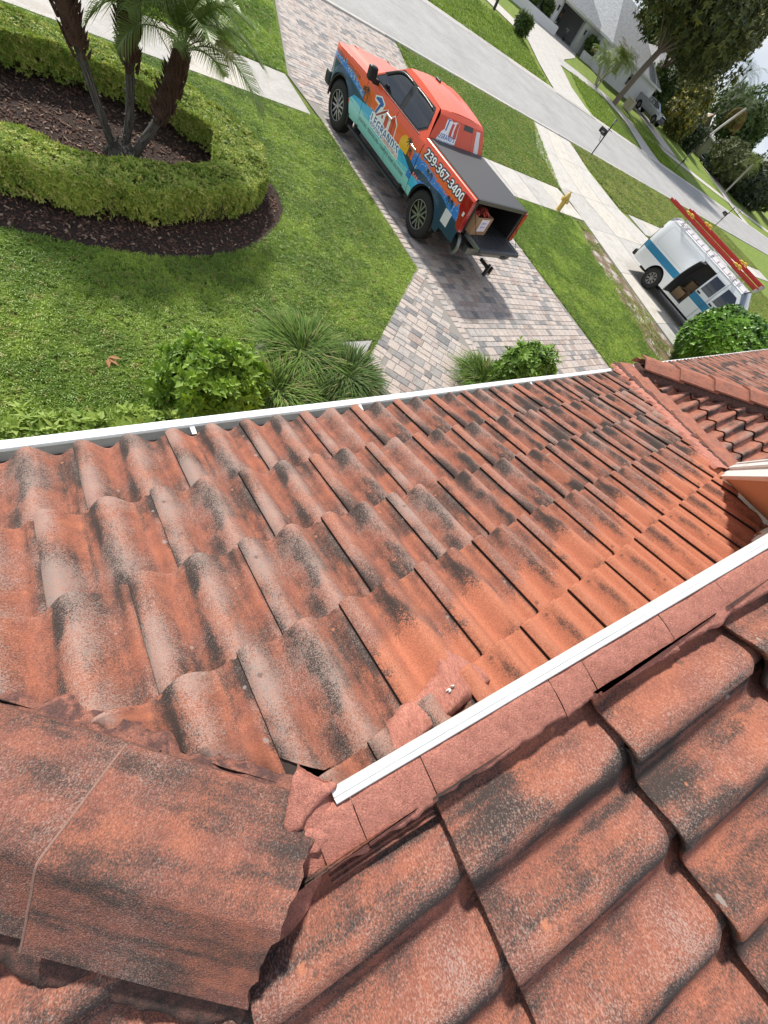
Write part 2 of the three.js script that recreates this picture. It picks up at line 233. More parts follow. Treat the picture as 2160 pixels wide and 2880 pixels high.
// ---------- the house under the camera ----------
const house = thing('tiled_house', 'house with weathered terracotta tile roof, white gutter and white gable trim in the foreground', 'house');
const EY = 2.33, EZ = -1.05, HC = 2.92;      // eave height and depth; height of the hip slope at x = 0
const frontY = (z) => EY + TP * (z - EZ), hipY = (x) => HC + TP * x, HK = (HC - frontY(0)) / TP;   // left hip in plan: z = x + HK
const RX = 4.86;                              // right hip meets the eave here
{
  const R = rng(77);
  // front slope, drains to the street
  const F = face([0, EY - 0.026, EZ], [-1, 0, 0], [0, SP, CP]), W = 0.3055, E = 0.349, L = 0.425;
  const front = put('front_roof_slope', gridGeo([[[-1.5, frontY(-1.06) - 0.075, -1.06], [4.95, frontY(-1.06) - 0.075, -1.06]], [[-1.5, frontY(0.68) - 0.075, 0.68], [4.95, frontY(0.68) - 0.075, 0.68]]].reverse()), feltMat, house);
  // clip the felt to the hips
  { const P = front.geometry.attributes.position; P.setX(0, 0.68 - HK + 0.3); P.setX(1, RX - 1.73); P.setX(2, -1.06 - HK); P.setX(3, RX); front.geometry.computeVertexNormals(); }
  const hipCut = { n: [-Math.SQRT1_2, 0, Math.SQRT1_2], d: -(HK + 0.02) * Math.SQRT1_2 }, rightCut = { n: [Math.SQRT1_2, 0, Math.SQRT1_2], d: -(RX + EZ + 0.0) * Math.SQRT1_2 };
  const wallCut = { n: [0, 0, 1], d: -0.655, slope: true }, underCut = { n: [-Math.SQRT1_2, 0, Math.SQRT1_2], d: -0.095 * Math.SQRT1_2, slope: true };
  for (let j = 0; j < 6; j++) {
    const s = 0.056 + E * j;
    for (let k = -7; k < 18; k++) {
      const xj = -0.125 + (j % 2 ? W / 2 : 0) + 0.070 * s + W * k;      // the lip stands on this x, the tile runs on towards +x
      if (xj > RX - s * CP + 0.1 || (s > 1.6 && xj < 0.45) || xj + W < s * CP - 1.05 - HK - 0.1) continue;
      const clean = xj > 0.40 && j > 2 ? 1 : 0, left = 1 - sstep(0.2, 1.3, xj + (R() - 0.5) * 0.8);
      const row = clean > 0.6 ? 3 : left > 0.62 ? 0 : left > 0.2 ? 1 : R() < 0.45 ? 1 : 2;
      const cuts = xj > 0.02 && j > 2 ? [rightCut, wallCut, underCut] : j > 2 ? [hipCut, rightCut, { ...underCut, d: -0.15 * Math.SQRT1_2 }] : [hipCut, rightCut, wallCut];
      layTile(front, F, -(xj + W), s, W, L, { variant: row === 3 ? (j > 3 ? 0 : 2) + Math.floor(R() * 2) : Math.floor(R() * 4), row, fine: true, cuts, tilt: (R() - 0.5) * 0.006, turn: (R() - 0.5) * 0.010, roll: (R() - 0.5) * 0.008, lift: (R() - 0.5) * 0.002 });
    }
  }
  // hip slope that goes on as the left slope of the gable, drains to -x
  const W2 = 0.326, E2 = 0.374, L2 = 0.455, crest0 = 0.497;
  const H = face([0, HC - 0.030, 0], [0, 0, 1], [CP, SP, 0]);
  const hip = put('gable_left_slope', gridGeo([[[-1.42, hipY(-1.42) - 0.075, -1.05], [-1.42, hipY(-1.42) - 0.075, 3.2]], [[0.03, hipY(0.03) - 0.075, 0.40], [0.03, hipY(0.03) - 0.075, 3.2]], [[1.72, hipY(1.72) - 0.075, 0.40], [1.72, hipY(1.72) - 0.075, 3.2]]]), feltMat, house);
  const hipCut2 = { n: [Math.SQRT1_2, 0, -Math.SQRT1_2], d: (HK + 0.02) * Math.SQRT1_2 }, rakeCut = { n: [0, 0, -1], d: 0.376 };
  for (let j = -4; j < 5; j++) {
    const xb = -0.045 + 0.374 * j * 0.995, s = xb / CP;
    for (let k = -4; k < 9; k++) {
      const zl = crest0 + 0.030 + (j & 1 ? W2 / 2 : 0) + W2 * k;        // lip on the +z side
      if (zl - W2 > 2.4 || zl < (j >= 0 ? 0.37 : xb + HK - 0.3)) continue;
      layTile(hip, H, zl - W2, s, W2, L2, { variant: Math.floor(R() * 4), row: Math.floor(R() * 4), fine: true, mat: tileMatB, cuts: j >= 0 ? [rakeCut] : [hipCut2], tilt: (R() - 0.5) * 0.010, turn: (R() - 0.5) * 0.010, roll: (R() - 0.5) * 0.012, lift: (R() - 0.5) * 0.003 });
    }
  }
  // right slope of the gable (only its edge is in sight)
  const gr = put('gable_right_slope', gridGeo([[[1.72, 3.60, 0.40], [1.72, 3.60, 3.2]], [[3.35, 2.92, 0.40], [3.35, 2.92, 3.2]]]), feltMat, house);
  const GR = face([3.32, 2.955, 0], [0, 0, -1], [-CP, SP, 0]);
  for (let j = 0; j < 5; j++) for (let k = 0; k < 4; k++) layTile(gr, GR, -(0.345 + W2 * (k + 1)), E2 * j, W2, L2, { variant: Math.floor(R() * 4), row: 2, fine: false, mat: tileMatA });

  // hip cap tiles along the left hip
  const capAlong = (name, mat, A, B, half, rise, drop, ragged, parent, o = {}) => {   // A, B: world points on the hip line, cap runs from A (low, butt end) to B
    const a = V(...A), b = V(...B), d = b.clone().sub(a), len = d.length(); d.normalize(); const side = V(d.x, 0, d.z).cross(V(0, 1, 0)).normalize(), upv = side.clone().cross(d).normalize(); if (upv.y < 0) upv.negate();
    const rows = [], n = 14, m = 16, top = (f) => rise - drop * (Math.sqrt(f * f + 0.0012) - 0.02);
    for (let i = 0; i <= m; i++) {
      const t = i / m, row = [];
      for (let j = -n; j <= n; j++) { const f = j / n; let l = len * t; if (ragged && t > 0.6) l += (t - 0.6) / 0.4 * ((fbm(f * 4 + 3, 1.7, 4, ragged) - 0.5) * 0.05 + (o.skew || 0) * f); if (o.skewA && t < 0.4) l += (1 - t / 0.4) * o.skewA * f;
        const wv = (fbm(t * 3 + A[0] * 9, f * 3 + 5, 3, 91) - 0.5) * 0.006, p = a.clone().addScaledVector(d, l).addScaledVector(side, f * half * (f > 0 ? o.low || 1 : 1) * (o.taper ? 1 - o.taper * t : 1)).addScaledVector(upv, top(f) + wv + (o.lift || 0.022) * (1 - t)); row.push([p.x, p.y, p.z]); }
      rows.push(row);
    }
    const rim = (row, k) => row.map((p, j) => { const f = (j - n) / n; return [p[0] - upv.x * k, p[1] - upv.y * k, p[2] - upv.z * k]; });
    const u0 = hash2(Math.round(A[0] * 100), Math.round(A[2] * 100), 3), uvf = (i, j) => [(j / (2 * n)) * half * 2 + u0, len * i / m + u0 * 7];
    const th = 0.019, lower = rows.map((r) => rim(r, th));
    const gs = [gridGeo(rows, uvf), gridGeo([rows[0], lower[0]].map((r) => r.slice()).reverse(), (i, j) => [j * 0.02, i * 0.02]), gridGeo([rows[m], lower[m]], (i, j) => [j * 0.02, i * 0.02]), gridGeo([rows.map((r) => r[0]), lower.map((r) => r[0])], (i, j) => [j * 0.02, i * 0.02]), gridGeo([rows.map((r) => r[2 * n]), lower.map((r) => r[2 * n])], (i, j) => [j * 0.02, i * 0.02]), gridGeo(lower, uvf)];
    const cap = put(name, gs, mat, parent);
    const lipRows = [0, 0.0015, 0.004].map((e, k) => rows[0].map((p) => [p[0] + d.x * (e - 0.001) + upv.x * (k === 1 ? 0.0016 : 0.0004), p[1] + d.y * (e - 0.001) + upv.y * (k === 1 ? 0.0016 : 0.0004), p[2] + d.z * (e - 0.001) + upv.z * (k === 1 ? 0.0016 : 0.0004)]));
    put('worn_edge', gridGeo(lipRows, (i, j) => [j * 0.011, i * 0.005]), wornMat, cap);
    return cap;
  };
  const hipP = (t, dy = 0) => { const x = (t * Math.SQRT2 - HK) / 2; return [x, hipY(x) + dy, x + HK]; };
  const caps = new THREE.Group(); caps.name = 'hip_ridge'; house.add(caps);
  capAlong('hip_cap', capMat, hipP(-0.071, 0.014), hipP(0.30, 0.008), 0.150, 0.116, 0.100, 21, caps, { skew: -0.03, skewA: 0.005, low: 0.84 });
  for (let i = 0; i < 4; i++) capAlong('hip_cap', capMat, hipP(-0.071 - 0.372 * (i + 1), 0.014), hipP(-0.071 - 0.372 * i + 0.05, 0.002), 0.150, 0.114, 0.100, 0, caps, { low: 0.84 });
  // mortar under the caps: pink crumbs on the street side, old dark bed on the other
  const off = (t, d, dy) => { const p = hipP(t); const x = p[0] + d * Math.SQRT1_2, z = p[2] - d * Math.SQRT1_2; return [x, (d > 0 ? frontY(z) : hipY(x)) + dy, z]; };
  const ts = [-1.2, -0.9, -0.6, -0.45, -0.3, -0.15, 0, 0.1, 0.2, 0.29], nF = [0, CP, -SP], nH = [-SP, CP, 0];
  put('hip_mortar', crust(ts.map((t) => off(t, 0.10, 0.05)), ts.map((t, i) => off(t, 0.176 + 0.05 * (hash2(i, 1, 4) - 0.5), 0.022)), 10, 0.014, nF, 12, 0.004, 0.034, 18), hipMortarMat, caps).userData.label = 'pink crumbling mortar along the hip';
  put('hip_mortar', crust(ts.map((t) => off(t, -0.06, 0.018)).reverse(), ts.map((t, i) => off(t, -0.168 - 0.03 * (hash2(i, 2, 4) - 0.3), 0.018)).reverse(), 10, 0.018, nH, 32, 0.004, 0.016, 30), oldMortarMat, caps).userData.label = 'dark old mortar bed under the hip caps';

  // ---------- gable: rake edge, mortar, wall ----------
  const rk = (x, z, dy = 0) => [x, hipY(x) + dy, z + 0.020 * (x - 0.16)];
  const rakeTop = 0.032;
  const strip = (z0, y0, z1, y1, x0, x1) => gridGeo([[rk(x0, z0, y0), rk(x1, z0, y0)], [rk(x0, z1, y1), rk(x1, z1, y1)]], (i, j) => [i * 0.05, j * 2]);
  const X0 = 0.150, X1 = 1.72;
  // drip edge: rolled outer lip, flat flange, raised hem
  const prof = [[0.285, rakeTop - 0.022], [0.2735, rakeTop - 0.021], [0.272, rakeTop - 0.018], [0.272, rakeTop - 0.004], [0.2735, rakeTop], [0.2835, rakeTop + 0.001], [0.2845, rakeTop - 0.0015], [0.2865, rakeTop - 0.0015], [0.2875, rakeTop + 0.003], [0.294, rakeTop + 0.004], [0.297, rakeTop], [0.299, rakeTop - 0.02]];
  const dripRows = prof.map(([z, y]) => [...Array(40)].map((_, i) => { const x = X0 + (X1 - X0) * i / 39; return rk(x, z, y + (fbm(x * 9, z * 300, 2, 61) - 0.5) * 0.002); }));
  put('rake_drip_edge', gridGeo(dripRows, (i, j) => [i * 0.02, j * 0.04]).scale(1, 1, 1), whiteTrim, house);
  put('rake_soffit', gridGeo([[rk(X0 + 0.1, 0.30, -0.075), rk(X1, 0.30, -0.075)], [rk(X0 + 0.1, 0.66, -0.085), rk(X1, 0.66, -0.085)]], (i, j) => [j * 1.6, i * 0.4]), feltMat, house);
  // mortar bed between drip edge and tiles, one length per course, stepped like the tiles
  const stepY = (x) => { const e = 0.374 * 0.995, f = ((x + 0.045) / e) % 1; return 0.030 * (1 - f); };
  const bed = (xa, xb, seed, w = 0) => { const n = 10, A = [], B = []; for (let i = 0; i <= n; i++) { const x = xa + (xb - xa) * i / n, y = 0.010 + 0.012 * fbm(x * 6, 4, 2, 5); A.push(rk(x, 0.292, 0.022 + (y - 0.016) * 0.4)); B.push(rk(x, 0.386 + w + 0.012 * (fbm(x * 9, 7, 2, 6) - 0.5), y + 0.002)); } put('rake_mortar', crust(B, A, 14, 0.012, nH, seed, 0.010, 0.001, 30), mortarMat, house); };
  bed(0.105, 0.178, 40, 0.010); bed(0.180, 0.318, 41, 0.006); bed(0.320, 0.610, 42); bed(0.6115, 0.693, 43); bed(0.695, 0.90, 44); bed(0.9015, 1.068, 45); bed(1.070, 1.44, 47); bed(1.442, 1.72, 49);
  for (const [xa, xb] of [[0.10, 0.306]]) for (let k = 0; k < 3; k++) put('interlock_rib', gridGeo([[0, 0.004], [0.0022, 0.0085], [0.0048, 0.0085], [0.007, 0.004]].map(([dz, dy]) => [...Array(12)].map((_, i) => { const x = xa + (xb - xa) * i / 11; return rk(x, 0.388 + k * 0.0105 + dz, dy - 0.003 * k + 0.004 + 0.004 * fbm(x * 20, k, 2, 3) - 0.020 * (x - xa)); })), (i, j) => [j * 0.03, i * 0.004]), capMat, house);
  // broken lumps where the hip dies into the gable
  const hp_ = (x, z, dy) => [x, hipY(x) + dy, z], lump = (pts, dy, seed, m = mortarMat) => put('mortar_lump', chunk(pts.map(([x, z]) => hp_(x, z, dy)), nH, 0.022, seed), m, house);
  LUMPS.forEach(([pts, dy, seed, k]) => lump(pts, dy, seed, k ? oldMortarMat : mortarMat));
  put('hip_mortar', crust([[0.115, hipY(0.115) + 0.02, 0.20], [0.05, hipY(0.05) + 0.018, 0.30], [0.0, hipY(0) + 0.0, 0.38], [-0.07, hipY(-0.07) - 0.01, 0.46], [-0.13, hipY(-0.13) - 0.01, 0.50]], [[0.16, hipY(0.16) + 0.015, 0.26], [0.125, hipY(0.125) + 0.008, 0.37], [0.065, hipY(0.065) - 0.002, 0.425], [-0.01, hipY(-0.01) - 0.01, 0.48], [-0.07, hipY(-0.07) - 0.012, 0.53]], 12, 0.014, nH, 132, 0.006, 0.012, 34), mortarMat, house).userData.label = 'broken mortar at the end of the hip cap';
  // mortar crumbs against the drip edge, on the front slope
  const fp = (x, z, dy) => [x, frontY(z) + dy, z];
  { const xs = [0.30, 0.36, 0.42, 0.48, 0.54, 0.60, 0.66], wv = [0.0, 0.035, 0.05, 0.045, 0.06, 0.085, 0.02]; put('edge_mortar', crust(xs.map((x, i) => fp(x, 0.30 - wv[i] - (i === 5 ? 0.02 : 0.0), 0.022)), xs.map((x) => fp(x, 0.335, 0.034)), 14, 0.016, nF, 141, 0.016, 0.004, 34), mortarMat, house); }
  CRUMBS.slice(2, 3).forEach(([pts, dy, seed]) => put('mortar_lump', chunk(pts.map(([x, z]) => fp(x, z, dy)), nF, 0.04, seed), mortarMat, house));
  const paint = std({ color: lin(0.80, 0.79, 0.76), roughness: 0.7 });
  [[0.53, 0.282, 0.0045], [0.545, 0.280, 0.003]].forEach(([x, z, r], i) => put('paint_drip', chunk([[x - r * 1.4, z - r * 0.4], [x, z - r], [x + r * 1.6, z - r * 0.3], [x + r, z + r], [x - r, z + r * 0.8]].map(([a, b]) => fp(a, b, 0.058)), nF, 0.02, 300 + i), paint, house));

  // gable wall, its flashing and the far rake end
  const wallPts = [[0.15, 0.66], [2.88, 0.64], [3.17, 0.345]], wallTop = (x) => Math.min(hipY(x) - 0.05, hipY(1.72) - 0.05 - TP * (x - 1.72) * 1.0);
  put('gable_wall', gridGeo([0, 1].map((t) => [0.15, 0.6, 1.1, 1.72, 2.3, 2.88, 2.98, 3.08, 3.17].map((x) => [x, t ? Math.max(2.9, wallTop(x)) : 2.75, x < 2.88 ? 0.66 - 0.02 * (x - 0.15) / 2.73 : 0.64 - (x - 2.88) * 1.017])), (i, j) => [j * 0.3, i]), stuccoMat, house);
  const wxz = [[3.19, 0.335], [3.12, 0.40], [3.05, 0.47], [2.97, 0.55], [2.88, 0.632], [2.7, 0.63], [2.4, 0.63]];
  put('wall_flashing', crust(wxz.map(([x, z]) => [x - 0.035, frontY(z - 0.035) + 0.03, z - 0.035]), wxz.map(([x, z], i) => [x, frontY(z) + 0.10 + 0.03 * hash2(i, 3, 8), z - 0.004]), 8, 0.016, [-0.6, 0.6, -0.6], 71, 0.014, 0.02, 22), paint, house).userData.label = 'rough white cement smear at the wall foot';
  // right rake: fascia board, batten and drip edge going up to the apex
  const apex = [1.72, 3.66], foot = [3.34, 2.955], rb = (name, zc, t, y0, y1, mat) => { const g = new THREE.ExtrudeGeometry(polyShape([[foot[0] + 0.01, foot[1] + y0], [foot[0] + 0.01, foot[1] + y1], [apex[0], apex[1] + y1], [apex[0], apex[1] + y0]]), { depth: t, bevelEnabled: true, bevelSize: 0.003, bevelThickness: 0.003, bevelSegments: 1 }); put(name, g.translate(0, 0, zc), mat, house); };
  rb('rake_fascia', 0.285, 0.022, -0.105, -0.020, whiteTrim); rb('rake_batten', 0.268, 0.018, -0.018, 0.022, whiteTrim); rb('rake_drip_edge', 0.262, 0.05, 0.026, 0.040, whiteTrim);
  put('soffit', new THREE.ExtrudeGeometry(polyShape([[foot[0], foot[1] - 0.10], [foot[0], foot[1] - 0.09], [apex[0], apex[1] - 0.09], [apex[0], apex[1] - 0.10]]), { depth: 0.36, bevelEnabled: false }).translate(0, 0, 0.30), stuccoMat, house);

  // right hip: flat caps and mortar; the far slope behind it
  const rh = (z, dy = 0) => [RX - (z - EZ), frontY(z) + dy, z];
  const rcaps = new THREE.Group(); rcaps.name = 'hip_ridge'; house.add(rcaps);
  for (let i = 0; i < 5; i++) { const z0 = -1.05 + 0.275 * i; capAlong('hip_cap', wingCapMat, rh(z0, 0.020), rh(z0 + 0.31, 0.008), 0.135, 0.058, 0.052, i === 4 ? 5 : 0, rcaps, { lift: 0.014 }); }
  const zs = [-1.05, -0.9, -0.7, -0.5, -0.3, -0.1, 0.1, 0.3, 0.38], ro = (z, d, dy) => { const p = rh(z); const x = p[0] - d * Math.SQRT1_2, zz = p[2] - d * Math.SQRT1_2; return [x, frontY(zz) + dy, zz]; };
  put('hip_mortar', crust(zs.map((z) => ro(z, 0.10, 0.045)).reverse(), zs.map((z, i) => ro(z, 0.215 + 0.05 * (hash2(i, 5, 4) - 0.5), 0.034)).reverse(), 12, 0.016, nF, 52, 0.01, 0.045, 20), mortarMat, rcaps);
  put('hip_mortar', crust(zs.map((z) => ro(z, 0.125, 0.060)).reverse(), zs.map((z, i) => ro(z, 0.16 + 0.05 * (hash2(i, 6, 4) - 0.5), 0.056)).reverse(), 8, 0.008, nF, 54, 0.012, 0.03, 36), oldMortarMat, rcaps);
  const farS = put('far_hip_slope', gridGeo([[[RX, EY - 0.04, EZ], [5.1, EY - 0.14, EZ]], [[RX - 1.45, EY + 0.6 - 0.04, 0.4], [5.1, EY - 0.14, 0.4]]].reverse()), tileMatA, house);

  // ---------- garage wing: hip slope facing the camera, front slope, hip caps ----------
  const WX = 5.34, wy = (x) => EY + TP * (x - WX);
  const WF = face([WX, EY - 0.03, 0], [0, 0, 1], [CP, SP, 0]);
  const wing = put('wing_hip_slope', gridGeo([[[WX - 0.1, wy(WX - 0.1) - 0.075, -1.1], [WX - 0.1, wy(WX - 0.1) - 0.075, 3]], [[WX + 4, wy(WX + 4) - 0.075, 3], [WX + 4, wy(WX + 4) - 0.075, 3.01]]]), feltMat, house);
  const wCut = { n: [Math.SQRT1_2, 0, -Math.SQRT1_2], d: -(WX - EZ) * Math.SQRT1_2 };
  for (let j = 0; j < 7; j++) for (let k = -4; k < 7; k++) {
    const z = 0.10 + (j & 1 ? W / 2 : 0) + W * k; const s = 0.349 * j; if (z < s * CP + EZ - 0.1 || z > 1.9) continue;
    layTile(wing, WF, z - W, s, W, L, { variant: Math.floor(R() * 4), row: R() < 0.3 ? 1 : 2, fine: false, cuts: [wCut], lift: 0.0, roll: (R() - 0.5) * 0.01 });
  }
  const WFr = face([0, EY - 0.034, EZ - 0.02], [-1, 0, 0], [0, SP, CP]);
  const wfront = put('wing_front_slope', gridGeo([[[WX, EY - 0.075, EZ], [16, EY - 0.075, EZ]], [[WX + 1.9, frontY(EZ + 1.9) - 0.075, EZ + 1.9], [16, frontY(EZ + 1.9) - 0.075, EZ + 1.9]]].reverse()), feltMat, house);
  const wCut2 = { n: [-Math.SQRT1_2, 0, Math.SQRT1_2], d: (WX - EZ) * Math.SQRT1_2 };
  for (let j = 0; j < 5; j++) for (let k = 0; k < 27; k++) {
    const xj = WX - 0.2 + (j % 2 ? W / 2 : 0) + W * k, s = 0.008 + 0.349 * j; if (xj + W < WX + s * CP) continue;
    layTile(wfront, WFr, -(xj + W), s, W, L, { variant: Math.floor(R() * 4), row: R() < 0.25 ? 1 : 2, fine: false, cuts: [wCut2], tilt: (R() - 0.5) * 0.008, roll: (R() - 0.5) * 0.008 });
  }
  const wh = (t, dy = 0) => [WX + t, EY + TP * t + dy, EZ + t];
  const wcaps = new THREE.Group(); wcaps.name = 'hip_ridge'; house.add(wcaps);
  for (let i = 0; i < 8; i++) capAlong('hip_cap', wingCapMat, wh(0.29 * i - 0.04, 0.055), wh(0.29 * i + 0.30, 0.045), 0.150, 0.062, 0.045, 0, wcaps, { lift: 0.016 });
  const tw = [...Array(9)].map((_, i) => -0.06 + i * 0.3);
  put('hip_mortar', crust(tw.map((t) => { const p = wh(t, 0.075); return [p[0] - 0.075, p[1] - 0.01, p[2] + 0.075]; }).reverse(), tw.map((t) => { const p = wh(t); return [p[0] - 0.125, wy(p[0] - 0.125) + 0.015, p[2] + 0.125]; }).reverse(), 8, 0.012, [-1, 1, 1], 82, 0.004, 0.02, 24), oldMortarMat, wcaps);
  put('hip_mortar', crust(tw.map((t) => { const p = wh(t, 0.075); return [p[0] + 0.07, p[1] - 0.01, p[2] - 0.07]; }), tw.map((t) => { const p = wh(t); return [p[0] + 0.12, frontY(p[2] - 0.12) + 0.025, p[2] - 0.12]; }), 8, 0.012, [1, 1, -1], 84, 0.004, 0.02, 24), mortarMat, wcaps);
  put('hip_mortar', chunk([[-0.16, 0, 0.02], [-0.1, -0.02, -0.12], [0.02, -0.02, -0.1], [0.1, 0, 0.02], [0.0, 0.02, 0.14], [-0.1, 0.02, 0.12]].map(([x, y, z]) => [WX + x + 0.05, EY + 0.03 + y, EZ + z + 0.02]), [0, 1, 0], 0.09, 87), oldMortarMat, wcaps);

  // ---------- gutters ----------
  const gutterProf = [[-1.02, 2.335], [-1.02, 2.22], [-1.035, 2.205], [-1.085, 2.205], [-1.10, 2.215], [-1.108, 2.25], [-1.118, 2.285], [-1.124, 2.294]];
  const lipProf = [[-1.092, 2.286], [-1.093, 2.2985], [-1.097, 2.301], [-1.128, 2.302], [-1.133, 2.299], [-1.134, 2.286], [-1.128, 2.27], [-1.118, 2.235], [-1.110, 2.208], [-1.10, 2.198], [-1.04, 2.196]];
  const extr = (pr, xs) => gridGeo(pr.map(([z, y]) => xs.map((x) => [x, y + (fbm(x * 0.9, 2, 2, 19) - 0.5) * 0.006, z + (fbm(x * 0.7, 5, 2, 29) - 0.5) * 0.008])), (i, j) => [xs[j], i * 0.03]);
  const span = (a, b) => [...Array(60)].map((_, i) => a + (b - a) * i / 59);
  const g1 = put('gutter_channel', extr(gutterProf, span(-1.45, 4.74)), gutterMetal, house); put('gutter_lip', extr(lipProf, span(-1.45, 4.74)), gutterWhite, g1);
  const g2 = put('gutter_channel', extr(gutterProf, span(4.79, 16)), gutterMetal, house); put('gutter_lip', extr(lipProf.map(([z, y]) => [z - 0.012, y + 0.004]), span(4.79, 16)), gutterWhite, g2);
  for (const x of [4.735, 4.795]) put('gutter_end_cap', new THREE.ExtrudeGeometry(polyShape([[1.02, 2.30], [1.02, 2.20], [1.10, 2.20], [1.13, 2.30]]), { depth: 0.006, bevelEnabled: false }).rotateY(Math.PI / 2).translate(x, 0, 0), gutterWhite, house);
  for (const x of [0.31, 1.24, 2.2, 3.05, 3.95, 4.62, 6.2, 7.1, 8.0]) put('gutter_hanger', new THREE.BoxGeometry(0.020, 0.006, 0.10).rotateX(0.1).translate(x, 2.290, -1.072), gutterWhite, house);
  // outer walls below the eaves
  put('house_wall', [box(5.9, 2.25, 3.6, 1.95, 1.12, 1.25), box(11, 2.25, 3.6, 10.9, 1.12, 1.25)], stuccoMat, house);
  put('soffit', box(17.4, 0.012, 0.5, 7.25, 2.20, -0.77), whiteTrim, house);
}

// ---------- ground, street, pavements ----------
const landY = (z) => { const t = Math.min(1, Math.max(0, (-31.9 - z) / 21.2)); return 1.1 * t * t * (3 - 2 * t); };
const grassTex = dataTex(1024, 1024, (x, y, o) => {
  const u = x / 1024, v = y / 1024, b = FB.at(u, v), m = FM.at(u * 2, v * 2), g = FG.at(u * 2, v * 2), h = FH.at(u * 2, v * 2);
  mix3([0.20, 0.29, 0.030], [0.12, 0.18, 0.024], m * 1.1, o); mix3(o, [0.28, 0.29, 0.06], sstep(0.52, 0.72, b) * 0.5, o);
  const k = 0.55 + 0.9 * g; o[0] *= k; o[1] *= k; o[2] *= k; if (h < 0.12) mix3(o, [0.05, 0.05, 0.02], 0.7, o);
});
const lawnMat = std({ map: rep(grassTex, 1 / 3.4), roughness: 1, bumpMap: rep(tileBump, 1.5), bumpScale: 0.02 });
{
  const zs = [70, 20, 4, 0, -5, -10, -15, -20, -25, -31.8, -33, -35, -37, -39, -41, -43, -45, -47, -49, -51, -53.2, -60, -80, -120, -200, -420], xs = [-300, -100, -40, -20, 0, 20, 40, 60, 80, 100, 140, 200, 300, 700];
  struct('ground', gridGeo(zs.map((z) => xs.map((x) => [x, landY(z) - 0.03, z]))), lawnMat, 'lawn ground of the neighbourhood');
}
const asphaltTex = dataTex(1024, 1024, (x, y, o) => { const u = x / 1024, v = y / 1024, b = FB.at(u, v), m = FM.at(u, v), g = FG.at(u * 2, v * 2); let k = 0.33 + 0.10 * (b - 0.5) + 0.07 * (m - 0.5); k *= 0.8 + 0.4 * g; const tr = Math.exp(-Math.pow((v - 0.46 - 0.03 * (FB.at(u, 0.3) - 0.5)) / 0.006, 2)) * (0.4 + FM.at(u * 2, 0.2)); mix3([k, k * 0.985, k * 0.955], [0.22, 0.19, 0.16], Math.min(0.5, tr * 0.5), o); });
const asphalt = std({ map: asphaltTex, roughness: 0.9, bumpMap: rep(tileBump, 60, 6), bumpScale: 0.004 });
{
  const g = gridGeo([-31.0, -20.7].map((z) => [-160, -40, 0, 40, 80, 160, 320].map((x) => [x, -0.012, z])), (i, j, p) => [p[0] / 9, (p[2] + 31) / 10.3]);
  struct('street', g, asphalt, 'pale worn asphalt street');
}
const concreteTex = dataTex(512, 512, (x, y, o) => { const u = x / 512, v = y / 512, b = FB.at(u, v), m = FM.at(u, v), g = FG.at(u, v), h = FH.at(u, v); let k = (0.50 + 0.16 * (b - 0.5) + 0.10 * (m - 0.5)) * (0.86 + 0.28 * g); mix3([k, k * 0.955, k * 0.88], [k * 0.7, k * 0.62, k * 0.53], sstep(0.58, 0.78, b) * 0.6, o); if (h > 0.94) mix3(o, [0.2, 0.18, 0.15], 0.4, o); });
const concrete = [0, 1, 2].map((i) => { const t = rep(concreteTex, 1 / 3.1); t.offset.set(i * 0.37, i * 0.61); return std({ map: t, color: lin(...[[1, 1, 1], [0.9, 0.91, 0.92], [1.06, 1.04, 1.0]][i]), roughness: 0.92, bumpMap: rep(tileBump, 1.3), bumpScale: 0.004 }); });
// kerbs: a rolled concrete lip, cast in lengths
for (const [name, z0, s] of [['kerb', -20.2, -1], ['kerb', -31.5, 1]]) {
  const root = new THREE.Group(); root.name = numbered(name); root.userData = { kind: 'structure', label: s < 0 ? 'rolled concrete kerb on the near side of the street' : 'rolled concrete kerb on the far side of the street' }; scene.add(root);
  const prof = [[-0.02, -0.06], [-0.02, 0.045], [0.06, 0.06], [0.16, 0.045], [0.30, 0.004], [0.44, -0.004], [0.52, -0.006], [0.52, -0.05]];
  for (let i = 0; i < 34; i++) { const x0 = -18 + i * 4.5, x1 = x0 + 4.48; put('kerb_length', gridGeo(prof.map(([d, y]) => [[x0, y, z0 + s * d], [x1, y, z0 + s * d]]), (k, j, p) => [p[0], p[2]]), concrete[i % 3], root); }
}
